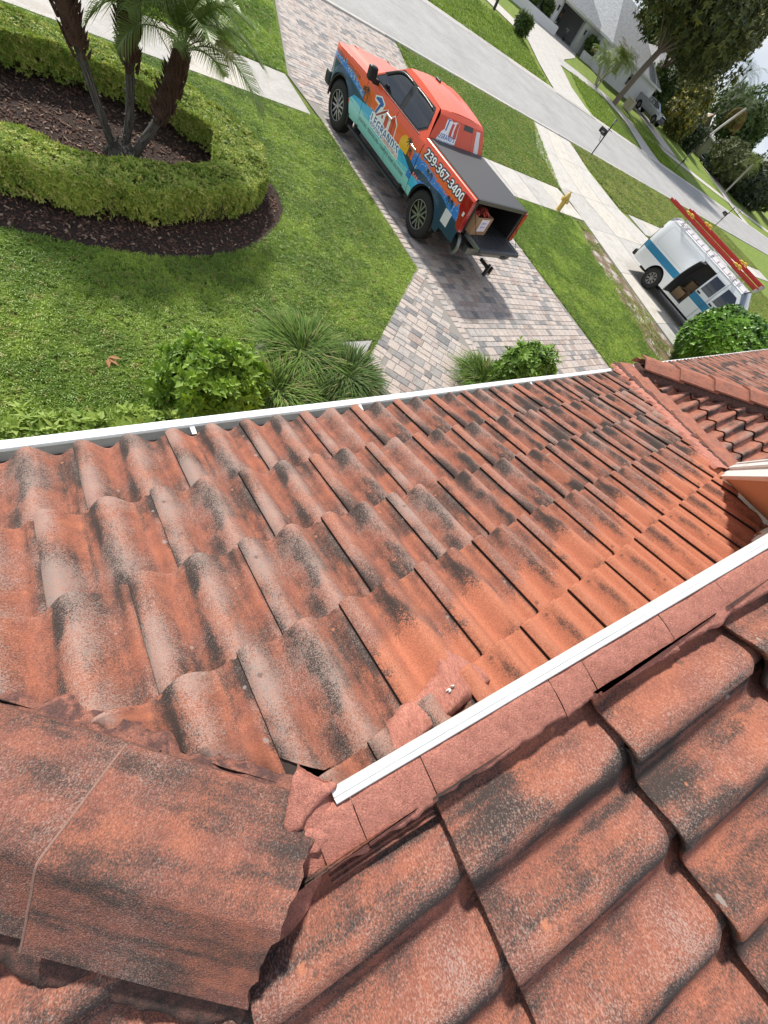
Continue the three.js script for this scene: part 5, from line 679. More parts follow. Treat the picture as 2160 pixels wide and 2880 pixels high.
// the wrap printed on the truck's sides: palms, sun, skyline, lettering (text as in the photograph; code squares left blank)
function wrapTex(right) {
  const S = 336, W = 2048, H = 420;
  return canvasTex(W, H, (c) => {
    const X = (x) => (right ? (x + 1.25) : (4.85 - x)) * S, Y = (y) => (1.55 - y) * S;
    const poly = (p, f) => { c.fillStyle = f; c.beginPath(); p.forEach(([x, y], i) => (i ? c.lineTo(X(x), Y(y)) : c.moveTo(X(x), Y(y)))); c.closePath(); c.fill(); };
    const R = rng(55);
    c.fillStyle = '#f2651a'; c.fillRect(0, 0, W, H); poly([[-1.3, 1.6], [4.9, 1.6], [4.9, 1.22], [-1.3, 1.30]], '#f65a30'); poly([[0.66, 1.6], [4.9, 1.6], [4.9, 1.12], [2.9, 1.21], [0.66, 1.2]], '#f65a30');
    poly([[3.3, 0.98], [2.2, 0.97], [0.4, 0.93], [0.4, 0.3], [3.3, 0.3]], '#22b2e6');
    for (let i = 0; i < 90; i++) { const x = 0.45 + 2.8 * R(), y = 0.74 + 0.2 * R() * R(); poly([[x, y], [x + 0.10 + 0.2 * R(), y], [x + 0.1, y - 0.014], [x, y - 0.014]], R() < 0.5 ? '#39b7dd' : '#6cc9de'); }
    poly([[3.3, 0.80], [2.6, 0.76], [1.6, 0.75], [0.4, 0.70], [0.4, 0.3], [3.3, 0.3]], '#96dcdc');
    for (let i = 0; i < 70; i++) { const x = 0.45 + 2.8 * R(), y = 0.72 + 0.08 * R(); poly([[x, y], [x + 0.16 + 0.2 * R(), y], [x + 0.2, y - 0.012], [x, y - 0.012]], R() < 0.6 ? '#96dcdc' : '#5fc3d8'); }
    // front: navy round the wheel, blue skyline band
    poly([[4.9, 0.98], [4.4, 1.02], [3.7, 1.04], [3.25, 0.99], [2.95, 0.955], [2.66, 0.93], [2.95, 0.90], [3.22, 0.86], [3.36, 0.72], [3.42, 0.3], [4.9, 0.3]], '#0e3f5c');
    const sky = (x0, x1, base, top, thick) => { poly([[x0, base(x0)], ...steps(x0, x1, 0.05).map((x) => [x, top(x)]), [x1, base(x1)], ...steps(x0, x1, 0.05).reverse().map((x) => [x, base(x)])], '#2f7fd6'); for (let x = x0; x < x1; x += 0.035 + 0.05 * R()) { const h = 0.02 + thick * R() * R(); poly([[x, top(x) - 0.01], [x, top(x) + h], [x + 0.035, top(x) + h], [x + 0.035, top(x) - 0.01]], R() < 0.5 ? '#4b9be6' : '#3688da'); } for (let i = 0; i < 110; i++) { const x = x0 + (x1 - x0) * R(), y = base(x) + (top(x) - base(x)) * (0.15 + 0.8 * R()); poly([[x, y], [x + 0.018, y], [x + 0.018, y + 0.018], [x, y + 0.018]], ['#cfe6f7', '#e9d58a', '#7fb8ee', '#9fd0f2'][Math.floor(R() * 4)]); } };
    sky(2.86, 4.85, (x) => 0.93 + 0.11 * Math.sin((x - 2.8) * 1.25), (x) => 1.0 + 0.12 * Math.sin((x - 2.86) * 1.35 + 0.2), 0.05);
    // bed: skyline, then the navy sweep over it
    sky(-1.20, 0.80, (x) => 0.70, (x) => 1.11 + 0.03 * Math.sin(x * 4), 0.07);
    poly([[1.12, 0.94], [0.98, 0.985], [0.80, 0.96], [0.62, 0.92], [0.50, 0.98], [0.30, 1.0], [0.0, 1.0], [-0.35, 1.02], [-0.55, 0.99], [-0.75, 0.94], [-1.2, 0.93], [-1.3, 0.3], [-0.3, 0.3], [-0.4, 0.7], [0.0, 0.95], [0.38, 0.86], [0.62, 0.80], [0.86, 0.86]], '#0b3a57');
    poly([[0.66, 0.80], [0.50, 0.86], [0.36, 0.80], [0.48, 0.3], [0.66, 0.3]], '#30bce8'); poly([[0.66, 0.62], [0.50, 0.64], [0.44, 0.5], [0.66, 0.3]], '#96dcdc');
    // suns and palms
    const disc = (x, y, r, f) => { c.fillStyle = f; c.beginPath(); c.arc(X(x), Y(y), r * S, 0, 7); c.fill(); };
    c.save(); c.beginPath(); c.rect(0, 0, W, Y(0.945)); c.clip(); disc(2.72, 0.97, 0.17, '#cf5a08'); disc(1.16, 1.02, 0.17, '#f3b708'); c.restore();
    const palm = (x, y, h, k) => { c.strokeStyle = '#12141c'; c.lineWidth = 7 * k; c.beginPath(); c.moveTo(X(x), Y(y)); c.quadraticCurveTo(X(x - 0.05 * k), Y(y + h * 0.5), X(x + 0.03), Y(y + h)); c.stroke(); for (let i = 0; i < 8; i++) { const a = i / 8 * 6.28 + 0.3; c.lineWidth = 6 * k; c.beginPath(); c.moveTo(X(x + 0.03), Y(y + h)); c.quadraticCurveTo(X(x + 0.03 + 0.05 * k * Math.cos(a)), Y(y + h + 0.05 * k * Math.sin(a) + 0.03), X(x + 0.03 + 0.09 * k * Math.cos(a)), Y(y + h + 0.07 * k * Math.sin(a) - 0.02)); c.stroke(); } };
    palm(2.76, 0.93, 0.20, 1); palm(2.88, 0.95, 0.15, 0.8); palm(1.0, 0.95, 0.21, 1.05); palm(0.90, 0.94, 0.12, 0.8); for (const x of [0.20, 0.08, -0.60, -0.72]) palm(x, 1.0, 0.09, 0.7);
    // logo: hammer, gables, lettering with a white keyline
    const k = right ? -1 : 1, LX = 1.88, G = (p, f) => poly(p.map(([a, b]) => [LX - a * (right ? -1 : 1) * (right ? -1 : 1) * k * k, b]), f), g = (a, b) => [LX - a, b];
    const P = (p, f) => poly(p.map(([a, b]) => g(a, b)), f);
    P([[-0.52, 0.95], [-0.44, 1.12], [-0.60, 1.13], [-0.62, 1.20], [-0.42, 1.27], [-0.24, 1.22], [-0.26, 1.12], [-0.10, 1.21], [0.02, 1.13], [0.17, 1.25], [0.32, 1.16], [0.36, 0.88], [0.5, 0.76], [-0.1, 0.80], [-0.62, 0.84]], '#f4f6f8');
    P([[-0.50, 0.98], [-0.40, 1.16], [-0.58, 1.16], [-0.58, 1.19], [-0.42, 1.245], [-0.28, 1.205], [-0.29, 1.15], [-0.34, 1.14], [-0.44, 0.97]], '#1d62b4');
    P([[-0.42, 0.96], [-0.12, 1.165], [-0.12, 0.93]], '#e9edf0'); P([[-0.45, 0.96], [-0.12, 1.195], [-0.12, 1.15], [-0.40, 0.955]], '#a32c3a'); P([[-0.11, 1.19], [-0.11, 0.92], [0.02, 0.90], [0.02, 1.10]], '#c9380d'); P([[0.03, 1.10], [0.16, 1.225], [0.16, 1.18], [0.07, 1.09]], '#a32c3a'); P([[0.03, 1.10], [0.08, 1.14], [0.08, 0.89], [0.03, 0.895]], '#e9edf0'); P([[0.10, 1.16], [0.17, 1.215], [0.30, 1.14], [0.34, 0.86], [0.10, 0.88]], '#d8450c'); P([[-0.24, 1.01], [-0.18, 1.01], [-0.18, 1.06], [-0.24, 1.06]], '#b3343c');
    const text = (s, x, y, px, font, fill, stroke, lw, w, tilt = 0) => { c.save(); c.translate(X(x), Y(y)); c.rotate(tilt); c.font = font.replace('#', px); c.textBaseline = 'middle'; c.textAlign = 'center'; const m = c.measureText(s).width; c.scale(w * S / m, 1); if (stroke) { c.strokeStyle = stroke; c.lineWidth = lw; c.lineJoin = 'round'; c.strokeText(s, 0, 0); } c.fillStyle = fill; c.fillText(s, 0, 0); c.restore(); };
    text("LEGRAND'S", 1.86, 0.865, 62, 'bold #px sans-serif', '#2058a8', '#f4f6f8', 16, 1.18);
    text('ROOFING &', 2.16, 0.775, 28, 'bold #px sans-serif', '#2058a8', '#f4f6f8', 11, 0.52); text('CONSTRUCTION LLC', 1.56, 0.775, 28, 'bold #px sans-serif', '#b8402a', '#f4f6f8', 11, 0.66);
    text('ROOFING • REMODELING • COMPLETE HOME SOLUTIONS', 1.86, 0.645, 28, 'bold #px sans-serif', '#17333c', null, 0, 1.95);
    text('239-367-3400', -0.18, 1.275, 62, 'bold #px sans-serif', '#ffffff', '#0c1a30', 13, 1.42);
    text('ROOFING & CONSTRUCTION', 3.7, 1.155, 26, 'bold #px sans-serif', '#33181a', null, 0, 1.1);
    for (const [i, l] of ['f', 'o', 'd'].entries()) { disc(0.60 - i * 0.075, 0.845, 0.034, '#c8232c'); text(l, 0.60 - i * 0.075, 0.845, 18, 'bold #px sans-serif', '#ffffff', null, 0, 0.025); }
    c.fillStyle = '#d9dbe0'; c.fillRect(X(right ? -0.86 : -0.62), Y(0.955), 0.22 * S, 0.25 * S);
  });
}
const backTex = canvasTex(512, 320, (c) => {
  c.fillStyle = '#d8440f'; c.fillRect(0, 0, 512, 320); c.fillStyle = '#f65a30'; c.fillRect(0, 0, 512, 62); c.fillStyle = '#16181a'; c.fillRect(262, 66, 92, 52); c.fillRect(244, 196, 90, 40); c.fillStyle = '#9e2a0c'; c.fillRect(352, 66, 4, 180);
  c.fillStyle = '#f2f4f6'; c.beginPath(); [[70, 184], [86, 150], [110, 140], [100, 92], [140, 80], [160, 110], [196, 84], [222, 104], [226, 184], [212, 206], [70, 200]].forEach(([x, y], i) => (i ? c.lineTo(x, y) : c.moveTo(x, y))); c.fill();
  c.fillStyle = '#1d62b4'; c.fillRect(108, 90, 36, 16); c.fillRect(120, 100, 12, 44); c.fillStyle = '#c9380d'; c.fillRect(160, 112, 22, 48); c.fillRect(194, 100, 26, 62); c.fillStyle = '#2058a8'; c.font = 'bold 34px sans-serif'; c.textAlign = 'center'; c.save(); c.translate(148, 180); c.scale(0.78, 1); c.fillText("LEGRAND'S", 0, 0); c.restore(); c.font = 'bold 11px sans-serif'; c.fillText('ROOFING & CONSTRUCTION', 148, 196);
  c.fillStyle = '#dcdee2'; c.fillRect(392, 100, 62, 116);
});
const wrapRed = paint(new THREE.Color('#f65a30'), { roughness: 0.42, clearcoat: 0.5 });
const wrapPaint = (t) => paint(new THREE.Color(1, 1, 1), { map: t, roughness: 0.42, clearcoat: 0.5 });
const truck = pickup({ label: 'pickup truck with orange and blue roofing wrap and its tailgate open', at: [7.735, 0.016, -7.186], turn: 1.641, body: wrapRed, rail: wrapRed, left: wrapPaint(wrapTex(false)), right: wrapPaint(wrapTex(true)), back: wrapPaint(backTex), cover: true, open: true });
put('roof_antenna', [box(0.16, 0.05, 0.06, 1.95, 1.92, 0.02, 0.02)], blackPlastic, truck);
truck.updateMatrixWorld(true);
const onTruck = (x, y, z) => V(x, y, z).applyMatrix4(truck.matrixWorld).toArray();
{
  const b = thing('cardboard_box', 'open cardboard box with a paper label standing in the truck bed', 'box', onTruck(-0.98, 0.882, -0.46), 1.641 + 0.12);
  put('box_body', [box(0.42, 0.02, 0.46, 0, 0.01, 0), box(0.42, 0.25, 0.012, 0, 0.135, 0.225), box(0.42, 0.25, 0.012, 0, 0.135, -0.225), box(0.012, 0.25, 0.45, 0.205, 0.135, 0), box(0.012, 0.25, 0.45, -0.205, 0.135, 0)], cardboard, b);
  put('paper_label', box(0.003, 0.18, 0.24, -0.214, 0.15, 0.02), std({ map: canvasTex(128, 96, (c) => { c.fillStyle = '#e9ebf4'; c.fillRect(0, 0, 128, 96); c.strokeStyle = '#5a62c8'; c.lineWidth = 3; for (let k = 0; k < 2; k++) { c.beginPath(); for (let i = 0; i < 12; i++) c.lineTo(24 + i * 7, 30 + k * 30 + (i % 2 ? -9 : 9) * (1 - 0.06 * i)); c.stroke(); } }), roughness: 0.8 }), b);
  b.scale.setScalar(1.25);
  const R = rng(8), items = []; for (let i = 0; i < 14; i++) items.push(new THREE.TorusGeometry(0.045, 0.016, 6, 12).rotateX(R() * 3).rotateY(R() * 3).translate((R() - 0.5) * 0.3, 0.22 + 0.06 * R(), (R() - 0.5) * 0.34)); const it = put('red_straps', items, std({ color: lin(0.35, 0.05, 0.035), roughness: 0.6 }), b); it.userData.kind = 'stuff';
}
{
  const L = 5.95, white = paint(lin(0.74, 0.76, 0.78)), AR = 0.43, FX = 3.94;
  const T = thing('work_van', 'white work van with blue stripe, open side door and ladders on its roof', 'van', [20.66, 0.02, -6.76], -1.529);
  const lo = (x) => arch(x, 0, 0.39, AR, arch(x, FX, 0.39, AR, 0.40)), up = (x) => (x < -1.0 ? 1.90 - 0.5 * Math.pow((-1.0 - x) / 0.28, 2) * 0.2 : x < 2.78 ? 1.905 : x < 3.62 ? 1.905 - (x - 2.78) * 0.76 : 1.265 - (x - 3.62) * 0.20 - 0.12 * Math.pow(Math.max(0, (x - 4.6) / 0.25), 2));
  const zf = (x, y) => { let z = 0.995 - 0.03 * Math.pow(Math.max(0, (0.7 - y) / 0.3), 2) - 0.215 * Math.pow(Math.max(0, (y - 1.05) / 0.86), 1.7); for (const c of [0, FX]) z += 0.02 * Math.exp(-Math.pow((Math.hypot(x - c, y - 0.39) - AR) / 0.07, 2)); if (x > 4.1) z -= 0.20 * Math.pow((x - 4.1) / 0.75, 2); if (x < -1.05) z -= 0.06 * Math.pow((-1.05 - x) / 0.23, 2); return z; };
  const sideTex = canvasTex(1536, 512, (c, w, h) => { const X = (x) => (x + 1.35) / 6.3 * w, Y = (y) => (2.1 - y) / 1.8 * h; c.fillStyle = '#e3e6e8'; c.fillRect(0, 0, w, h); c.fillStyle = '#1b7ba6'; c.fillRect(0, Y(1.09), w, Y(0.86) - Y(1.09)); c.strokeStyle = '#b9c0c6'; c.lineWidth = 3; c.beginPath(); c.roundRect(X(-0.95), Y(1.80), X(0.88) - X(-0.95), Y(1.18) - Y(1.80), 24); c.stroke(); c.strokeStyle = '#9aa2a8'; for (const x of [2.24, 3.30]) { c.beginPath(); c.moveTo(X(x), Y(1.9)); c.lineTo(X(x), Y(0.45)); c.stroke(); } });
  const sm = paint(lin(1, 1, 1), { map: sideTex }), uv = (x, y) => [(x + 1.35) / 6.3, (y - 0.30) / 1.8];
  for (const s of [-1, 1]) {
    const ex = archXs(0, AR);
    put('rear_panel', skin(steps(-1.28, 0.93, 0.07, ex), lo, up, zf, s, uv, 16), sm, T);
    if (s > 0) { put('door_sill', skin(steps(0.93, 1.60, 0.1), () => 0.40, () => 0.50, zf, s, uv, 3), sm, T); put('door_header', skin(steps(0.93, 1.60, 0.1), () => 1.80, up, zf, s, uv, 3), sm, T); }
    else put('side_panel', skin(steps(0.93, 1.60, 0.1), lo, up, zf, s, uv, 16), sm, T);
    put('side_door', skin(steps(1.61, 2.23, 0.08), lo, up, zf, s, uv, 16), sm, T);
    put('front_door', skin(steps(2.245, 3.29, 0.08), lo, up, zf, s, uv, 16), sm, T);
    put('front_fender', skin(steps(3.30, 4.85, 0.07, archXs(FX, AR)), lo, up, zf, s, uv, 16), sm, T);
    put('side_window', skin(steps(1.68, 2.17, 0.06), () => 1.24, () => 1.76, (x, y) => zf(x, y) + 0.008, s, null, 6), glassDark, T);
    put('front_window', skin(steps(2.36, 3.30, 0.05), () => 1.24, (x) => Math.min(1.76, 1.83 - Math.max(0, x - 2.72) * 0.86), (x, y) => zf(x, y) + 0.008, s, null, 6), glassDark, T);
    for (const x of [1.74, 2.42]) put('door_handle', box(0.17, 0.06, 0.03, x, 1.14, s * 0.985, 0.015), blackPlastic, T);
    for (const [c] of [[0], [FX]]) { put('wheel_well', [new THREE.CylinderGeometry(AR, AR, 0.4, 22, 1, true, 0, Math.PI).rotateX(Math.PI / 2).rotateZ(Math.PI / 2).translate(c, 0.39, s * 0.78), box(1, 0.8, 0.02, c, 0.75, s * 0.58)], blackMatte, T); wheel(T, 'wheel', c, 0.375, s * 0.86, s, 0.375, 0.24, 0.205, 8); }
    put('mirror', box(0.12, 0.26, 0.18, 3.22, 1.38, s * 1.12, 0.04), blackPlastic, T);
    put('tail_light', box(0.06, 0.36, 0.13, -1.25, 1.42, s * 0.80, 0.02), redLens, T);
    put('drip_rail', tubeAlong([[-1.15, 1.915, s * 0.775], [1, 1.925, s * 0.775], [2.75, 1.915, s * 0.775]], 0.012, 20, 5), white, T);
  }
  // opening: dark hold, open door swung out
  put('cargo_hold', [box(3.2, 0.02, 1.7, 0.9, 0.48, 0), box(3.2, 1.4, 0.02, 0.9, 1.15, -0.6), box(0.02, 1.4, 1.4, -0.7, 1.15, 0), box(0.02, 1.4, 1.4, 2.4, 1.15, 0), box(3.2, 0.02, 1.2, 0.9, 1.86, 0)], std({ color: lin(0.30, 0.30, 0.31), roughness: 0.7 }), T);
  const door = new THREE.Group(); door.name = 'open_side_door'; T.add(door); door.position.set(0.94, 0, 0.985); door.rotation.y = -1.72;
  put('door_panel', skin(steps(0, 0.64, 0.08), () => 0.50, () => 1.80, (x, y) => -0.215 * Math.pow(Math.max(0, (y - 1.05) / 0.86), 1.7), 1, null, 10), white, door); put('door_trim', skin(steps(0.02, 0.62, 0.1), () => 0.53, () => 1.77, (x, y) => -0.03 - 0.215 * Math.pow(Math.max(0, (y - 1.05) / 0.86), 1.7), 1, null, 10), blackPlastic, door);
  put('roof', gridGeo(steps(-1.28, 2.78, 0.2).map((x) => [...Array(17)].map((_, j) => { const t = j / 8 - 1; return [x, up(x) + 0.11 * (1 - Math.pow(Math.abs(t), 2.4)), t * zf(x, up(x))]; }))), white, T);
  put('windshield', gridGeo(steps(2.78, 3.62, 0.1).map((x) => [...Array(13)].map((_, j) => { const t = j / 6 - 1, k = 1 - (x - 2.78) / 0.84; return [x + 0.06 * (1 - t * t), up(x) + 0.11 * (1 - Math.pow(Math.abs(t), 2.4)) * (0.4 + 0.6 * k), t * (zf(x, up(x)) - 0.01)]; }))), phys({ color: lin(0.03, 0.05, 0.055), roughness: 0.04, clearcoat: 1, ior: 1.55 }), T);
  put('hood', gridGeo(steps(3.60, 4.85, 0.12).map((x) => [...Array(13)].map((_, j) => { const t = j / 6 - 1; return [x, up(x) + 0.05 * (1 - t * t), t * zf(x, up(x))]; }))), paint(new THREE.Color('#1f5f9e')), T);
  put('nose', gridGeo([[4.85, 0.99], [4.92, 0.9], [4.93, 0.55], [4.88, 0.4]].map(([x, y]) => [-0.78, -0.4, 0.4, 0.78].map((z) => [x, y, z]))), blackPlastic, T);
  put('rear_doors', gridGeo([[-1.28, 0.42], [-1.31, 0.8], [-1.31, 1.2], [-1.29, 1.6], [-1.24, 1.93]].map(([x, y]) => [-1, -0.5, 0, 0.5, 1].map((t) => [x, y + (y > 1.9 ? 0.08 * (1 - t * t) : 0), t * (zf(-1.2, y) - 0.03)]))), white, T);
  put('rear_bumper', box(0.16, 0.2, 1.86, -1.36, 0.52, 0, 0.04), blackPlastic, T);
  put('underbody', box(5.2, 0.14, 1.5, 1.8, 0.36, 0), blackMatte, T);
  // rack
  const rack = std({ color: lin(0.62, 0.63, 0.64), roughness: 0.3, metalness: 0.8 }), rb = [];
  for (const x of [-0.75, 0.7, 2.2]) rb.push(bar([x, 2.14, -0.80], [x, 2.14, 0.80], 0.02, 6), bar([x, 1.93, 0.77], [x, 2.14, 0.80], 0.02, 6), bar([x, 1.93, -0.77], [x, 2.14, -0.80], 0.02, 6)); rb.push(bar([-0.75, 2.14, 0.80], [2.2, 2.14, 0.80], 0.018, 6), bar([-0.75, 2.14, -0.80], [2.2, 2.14, -0.80], 0.018, 6));
  put('roof_rack', rb, rack, T);
  T.updateMatrixWorld(true);
  const on = (x, y, z) => V(x, y, z).applyMatrix4(T.matrixWorld).toArray();
  const redRail = std({ color: lin(0.48, 0.03, 0.02), roughness: 0.45 }), padY = std({ color: lin(0.62, 0.40, 0.03), roughness: 0.6 });
  const ladder = (label, x0, len, z, y) => { const q = thing('extension_ladder', label, 'ladder', on(x0, y, z), -1.529, 'red ladders on the van'); for (const s of [-1, 1]) put('rail', [box(len, 0.07, 0.012, len / 2, 0, s * 0.215), box(len, 0.012, 0.035, len / 2, 0.04, s * 0.20), box(len, 0.012, 0.035, len / 2, -0.04, s * 0.20)], redRail, q); const n = Math.floor(len / 0.305); for (let i = 0; i < n; i++) put('rung', bar([0.2 + i * 0.305, 0, -0.21], [0.2 + i * 0.305, 0, 0.21], 0.019, 8), rack, q); for (const x of [0.95, len - 1.2]) put('rope_bundle', [new THREE.TorusGeometry(0.10, 0.03, 6, 14).rotateX(1.2).translate(x, 0.06, 0.16), new THREE.TorusGeometry(0.09, 0.03, 6, 14).rotateX(1.0).translate(x + 0.08, 0.05, -0.12)], padY, q); put('end_shoe', [box(0.10, 0.12, 0.03, len, -0.02, 0.215), box(0.10, 0.12, 0.03, len, -0.02, -0.215)], rack, q); };
  ladder('long red fibreglass extension ladder nearest the open van door', -1.95, 4.9, 0.40, 2.20); ladder('second red ladder lying beyond the first on the van roof', -1.3, 4.2, -0.20, 2.30);
  for (const [i, p] of [[1.15, 0.5, 0.55, 0.42, 0.30, 0.32], [1.30, 0.5, 0.15, 0.5, 0.36, 0.4], [1.20, 0.86, 0.2, 0.36, 0.28, 0.3]].entries()) { const b = thing('cardboard_box', ['low cardboard box at the sill of the open van door', 'large cardboard box deep inside the van', 'cardboard box stacked on the large one in the van'][i], 'box', on(p[0], p[1], p[2]), -1.4 + i * 0.2); put('box_body', box(p[3], p[4], p[5], 0, p[4] / 2, 0, 0.004), cardboard, b); put('box_flap', box(p[3] * 0.5, 0.006, p[5] * 0.9, p[3] * 0.3, p[4] + 0.05, 0).rotateZ(0.2), cardboard, b); }
  const tb = thing('paper_bundle', 'pale rolls and a blue tarp lying beyond the van hood', 'bundle', on(4.2, 0, -1.45), -1.4); put('roll', [new THREE.CylinderGeometry(0.12, 0.12, 1.2, 14).rotateZ(1.57).translate(0, 1.15, 0)], paperWhite, tb); put('blue_tarp', box(1.4, 1.0, 0.5, 0, 0.5, 0, 0.1), paint(new THREE.Color('#1f5f9e'), { roughness: 0.6 }), tb);
}

// ---------- across the street ----------
function tree(name, label, base, crown, rad, n, leaf, pal, seed, o = {}) {
  const R = rng(seed), t = thing(name, label, o.cat || 'tree', base, 0, o.group), C = V(crown[0] - base[0], crown[1] - base[1], crown[2] - base[2]), pts = [];
  const tr = o.trunk || 0.25, fork = V(C.x * 0.55, Math.max(0.3, C.y - rad[1] * 0.95), C.z * 0.55);
  const tg = [new THREE.TubeGeometry(new THREE.CatmullRomCurve3([V(0, -0.1, 0), V(fork.x * 0.35, fork.y * 0.5, fork.z * 0.3), fork]), 10, tr, 8)], lg = [];
  const blobs = []; for (let i = 0; i < (o.blobs || 14); i++) { const a = i * 2.4, u = ((i + 0.5) / (o.blobs || 14)) * 1.7 - 0.7, q = Math.sqrt(Math.max(0, 1 - u * u)), k = 0.45 + 0.42 * R(); blobs.push([V(C.x + rad[0] * q * Math.cos(a) * k, C.y + rad[1] * u * k * 1.1, C.z + rad[2] * q * Math.sin(a) * k), 0.34 + 0.26 * R()]); }
  blobs.slice(0, 8).forEach(([p]) => lg.push(new THREE.TubeGeometry(new THREE.CatmullRomCurve3([fork.clone().multiplyScalar(0.9), fork.clone().lerp(p, 0.5).add(V(0, 0.3 * rad[1] * (R() - 0.3), 0)), p]), 6, tr * 0.38, 5)));
  const bm = std({ color: lin(0.16, 0.125, 0.095), roughness: 1 }); put('trunk', tg, bm, t); put('limbs', lg, bm, t);
  for (let i = 0; i < n; i++) { const [p, k] = blobs[Math.floor(R() * blobs.length)], u = R() * 2 - 1, a = R() * 6.283, q = Math.sqrt(1 - u * u), f = 0.45 + 0.55 * Math.sqrt(R()), nx = q * Math.cos(a), nz = q * Math.sin(a); pts.push([p.x + nx * rad[0] * k * f, p.y + u * rad[1] * k * f, p.z + nz * rad[2] * k * f, nx, u + 0.4, nz]); }
  foliage('crown', t, pts, [sprig(R, 6, leaf, leaf * 0.42, 0.8), sprig(R, 5, leaf * 0.8, leaf * 0.4, 1.1), sprig(R, 7, leaf * 1.1, leaf * 0.35, 0.5)], pal, R, 0.7, 1.35, leafy({ roughness: 0.6 }), 1.2);
  return t;
}
const OAK = [[0.045, 0.062, 0.018], [0.15, 0.17, 0.045], [0.26, 0.25, 0.06], 0.12], BUSHY = [[0.04, 0.075, 0.015], [0.13, 0.20, 0.035]], WARM = [[0.09, 0.10, 0.02], [0.22, 0.24, 0.05], [0.45, 0.38, 0.05], 0.2], DARK = [[0.018, 0.034, 0.012], [0.055, 0.085, 0.022]];
tree('oak_tree', 'large spreading oak with leaning trunk before the grey-roofed house', [62.8, 0.55, -42.2], [68, 10.4, -43.6], [9.5, 4.6, 7], 6500, 0.55, OAK, 1001, { trunk: 0.33, blobs: 22 });
tree('oak_tree', 'oak crown filling the sky behind the silver pickup', [88, 1.1, -57], [80.5, 10.4, -49], [8.2, 4.8, 6], 6200, 0.55, OAK, 1002, { trunk: 0.3, blobs: 18 });
tree('leafy_tree', 'round green tree right behind the silver pickup', [86, 1.1, -53], [86.4, 3.5, -52.6], [3.2, 2.2, 2.6], 1500, 0.42, BUSHY, 1003, { trunk: 0.12 });
tree('flowering_tree', 'bushy tree with yellow blossom beside the darker roof', [100, 1.1, -55], [100.5, 5.0, -54.5], [5.2, 2.8, 4], 2400, 0.5, WARM, 1004, { trunk: 0.16 });
tree('garden_bush', 'loose mid-green bush to the right of the pickup', [92, 1.0, -49], [92.5, 2.9, -49], [3.6, 2.2, 2.6], 1600, 0.45, WARM, 1005, { trunk: 0.08, cat: 'bush' });
tree('cone_shrub', 'dense dark green cone-shaped shrub near the palm trunk', [99.5, 0.95, -48.2], [99.5, 2.4, -48.2], [2.0, 2.0, 1.8], 1500, 0.32, DARK, 1006, { trunk: 0.08, cat: 'bush' });
tree('spreading_bush', 'wide pale green bush half hiding the dark car', [116, 0.8, -45.5], [114.5, 3.2, -46], [5.4, 2.5, 3.6], 2600, 0.5, [[0.07, 0.09, 0.03], [0.20, 0.23, 0.08]], 1007, { trunk: 0.12, cat: 'bush' });
tree('dark_tree', 'dense dark tree at the right frame edge beyond the palms', [122, 1.1, -52], [121, 7.4, -52], [6.5, 4.2, 5], 3000, 0.6, BUSHY, 1008, { trunk: 0.25 });
tree('dark_hedge_tree', 'very dark green hedge mass beside the far street', [130, 0.8, -45], [130, 3.0, -45], [12, 3.2, 4.5], 4200, 0.6, DARK, 1009, { trunk: 0.2, blobs: 22 });
tree('dark_tree', 'tall dark tree behind the tan gable', [116, 1.1, -66], [112, 7.5, -66], [8, 4.2, 5], 2600, 0.7, OAK, 1010, { trunk: 0.3 });
const farNames = ['farthest tree over the street end', 'far tree left of the street end', 'far tree behind the garage house', 'far tree behind the grey roof', 'distant tree between two roofs', 'distant tree at the horizon right', 'distant tree over the tan house'];
[[190, -34, 11], [230, -14, 12], [70, -80, 11], [92, -84, 11], [126, -84, 12], [165, -52, 11], [146, -66, 12]].forEach(([x, z, h], i) => tree('distant_tree', farNames[i], [x, landY(z), z], [x, h * 0.56 + 0.6, z], [9, h * 0.45, 8], 2200, 0.9, i % 2 ? OAK : BUSHY, 1020 + i, { trunk: 0.35, group: 'distant trees' }));
// palms
function palm(name, label, base, head, len, n, seed, o = {}) {
  const R = rng(seed), p = thing(name, label, 'palm', base), H = V(head[0] - base[0], head[1] - base[1], head[2] - base[2]);
  put('trunk', new THREE.TubeGeometry(new THREE.CatmullRomCurve3([V(0, -0.1, 0), V(H.x * 0.3, H.y * 0.45, H.z * 0.4), H]), 16, o.r || 0.17, 9), std({ color: lin(...(o.trunk || [0.36, 0.33, 0.29])), roughness: 1 }), p);
  const f = [0, 1, 2].map((i) => frondGeo(len, 0.62 + 0.15 * i, seed + i, 26)), g = leafy({ color: lin(...(o.leaf || [0.09, 0.14, 0.035])), roughness: 0.5, transmission: 0.25 }), dry = leafy({ color: lin(0.36, 0.19, 0.06), roughness: 0.8, transmission: 0.2 });
  for (let i = 0; i < n; i++) { const e = i / n, q = put('frond', f[i % 3], o.dry && e < o.dry ? dry : g, p); q.position.copy(H); q.rotation.order = 'YXZ'; q.rotation.set(-0.75 + (o.dry && e < o.dry ? 1.9 : 1.2) * (1 - e) + (R() - 0.5) * 0.3, i * 2.4 + R() * 0.5, (R() - 0.5) * 0.4); q.scale.set(2.2, 1, 1); q.scale.setScalar(0.9 + 0.2 * R()); }
  return p;
}
palm('tall_palm', 'tall leaning palm with a pale trunk and orange dead fronds', [101.8, 1.0, -47.8], [106.6, 8.7, -47.8], 4.2, 26, 1101, { r: 0.20, dry: 0.25, trunk: [0.46, 0.43, 0.39] });
palm('tall_palm', 'bright yellow-green palm beside the dark hedge mass', [110.5, 0.75, -40.4], [110.0, 5.2, -40.4], 3.2, 22, 1102, { r: 0.17, leaf: [0.20, 0.26, 0.03] });
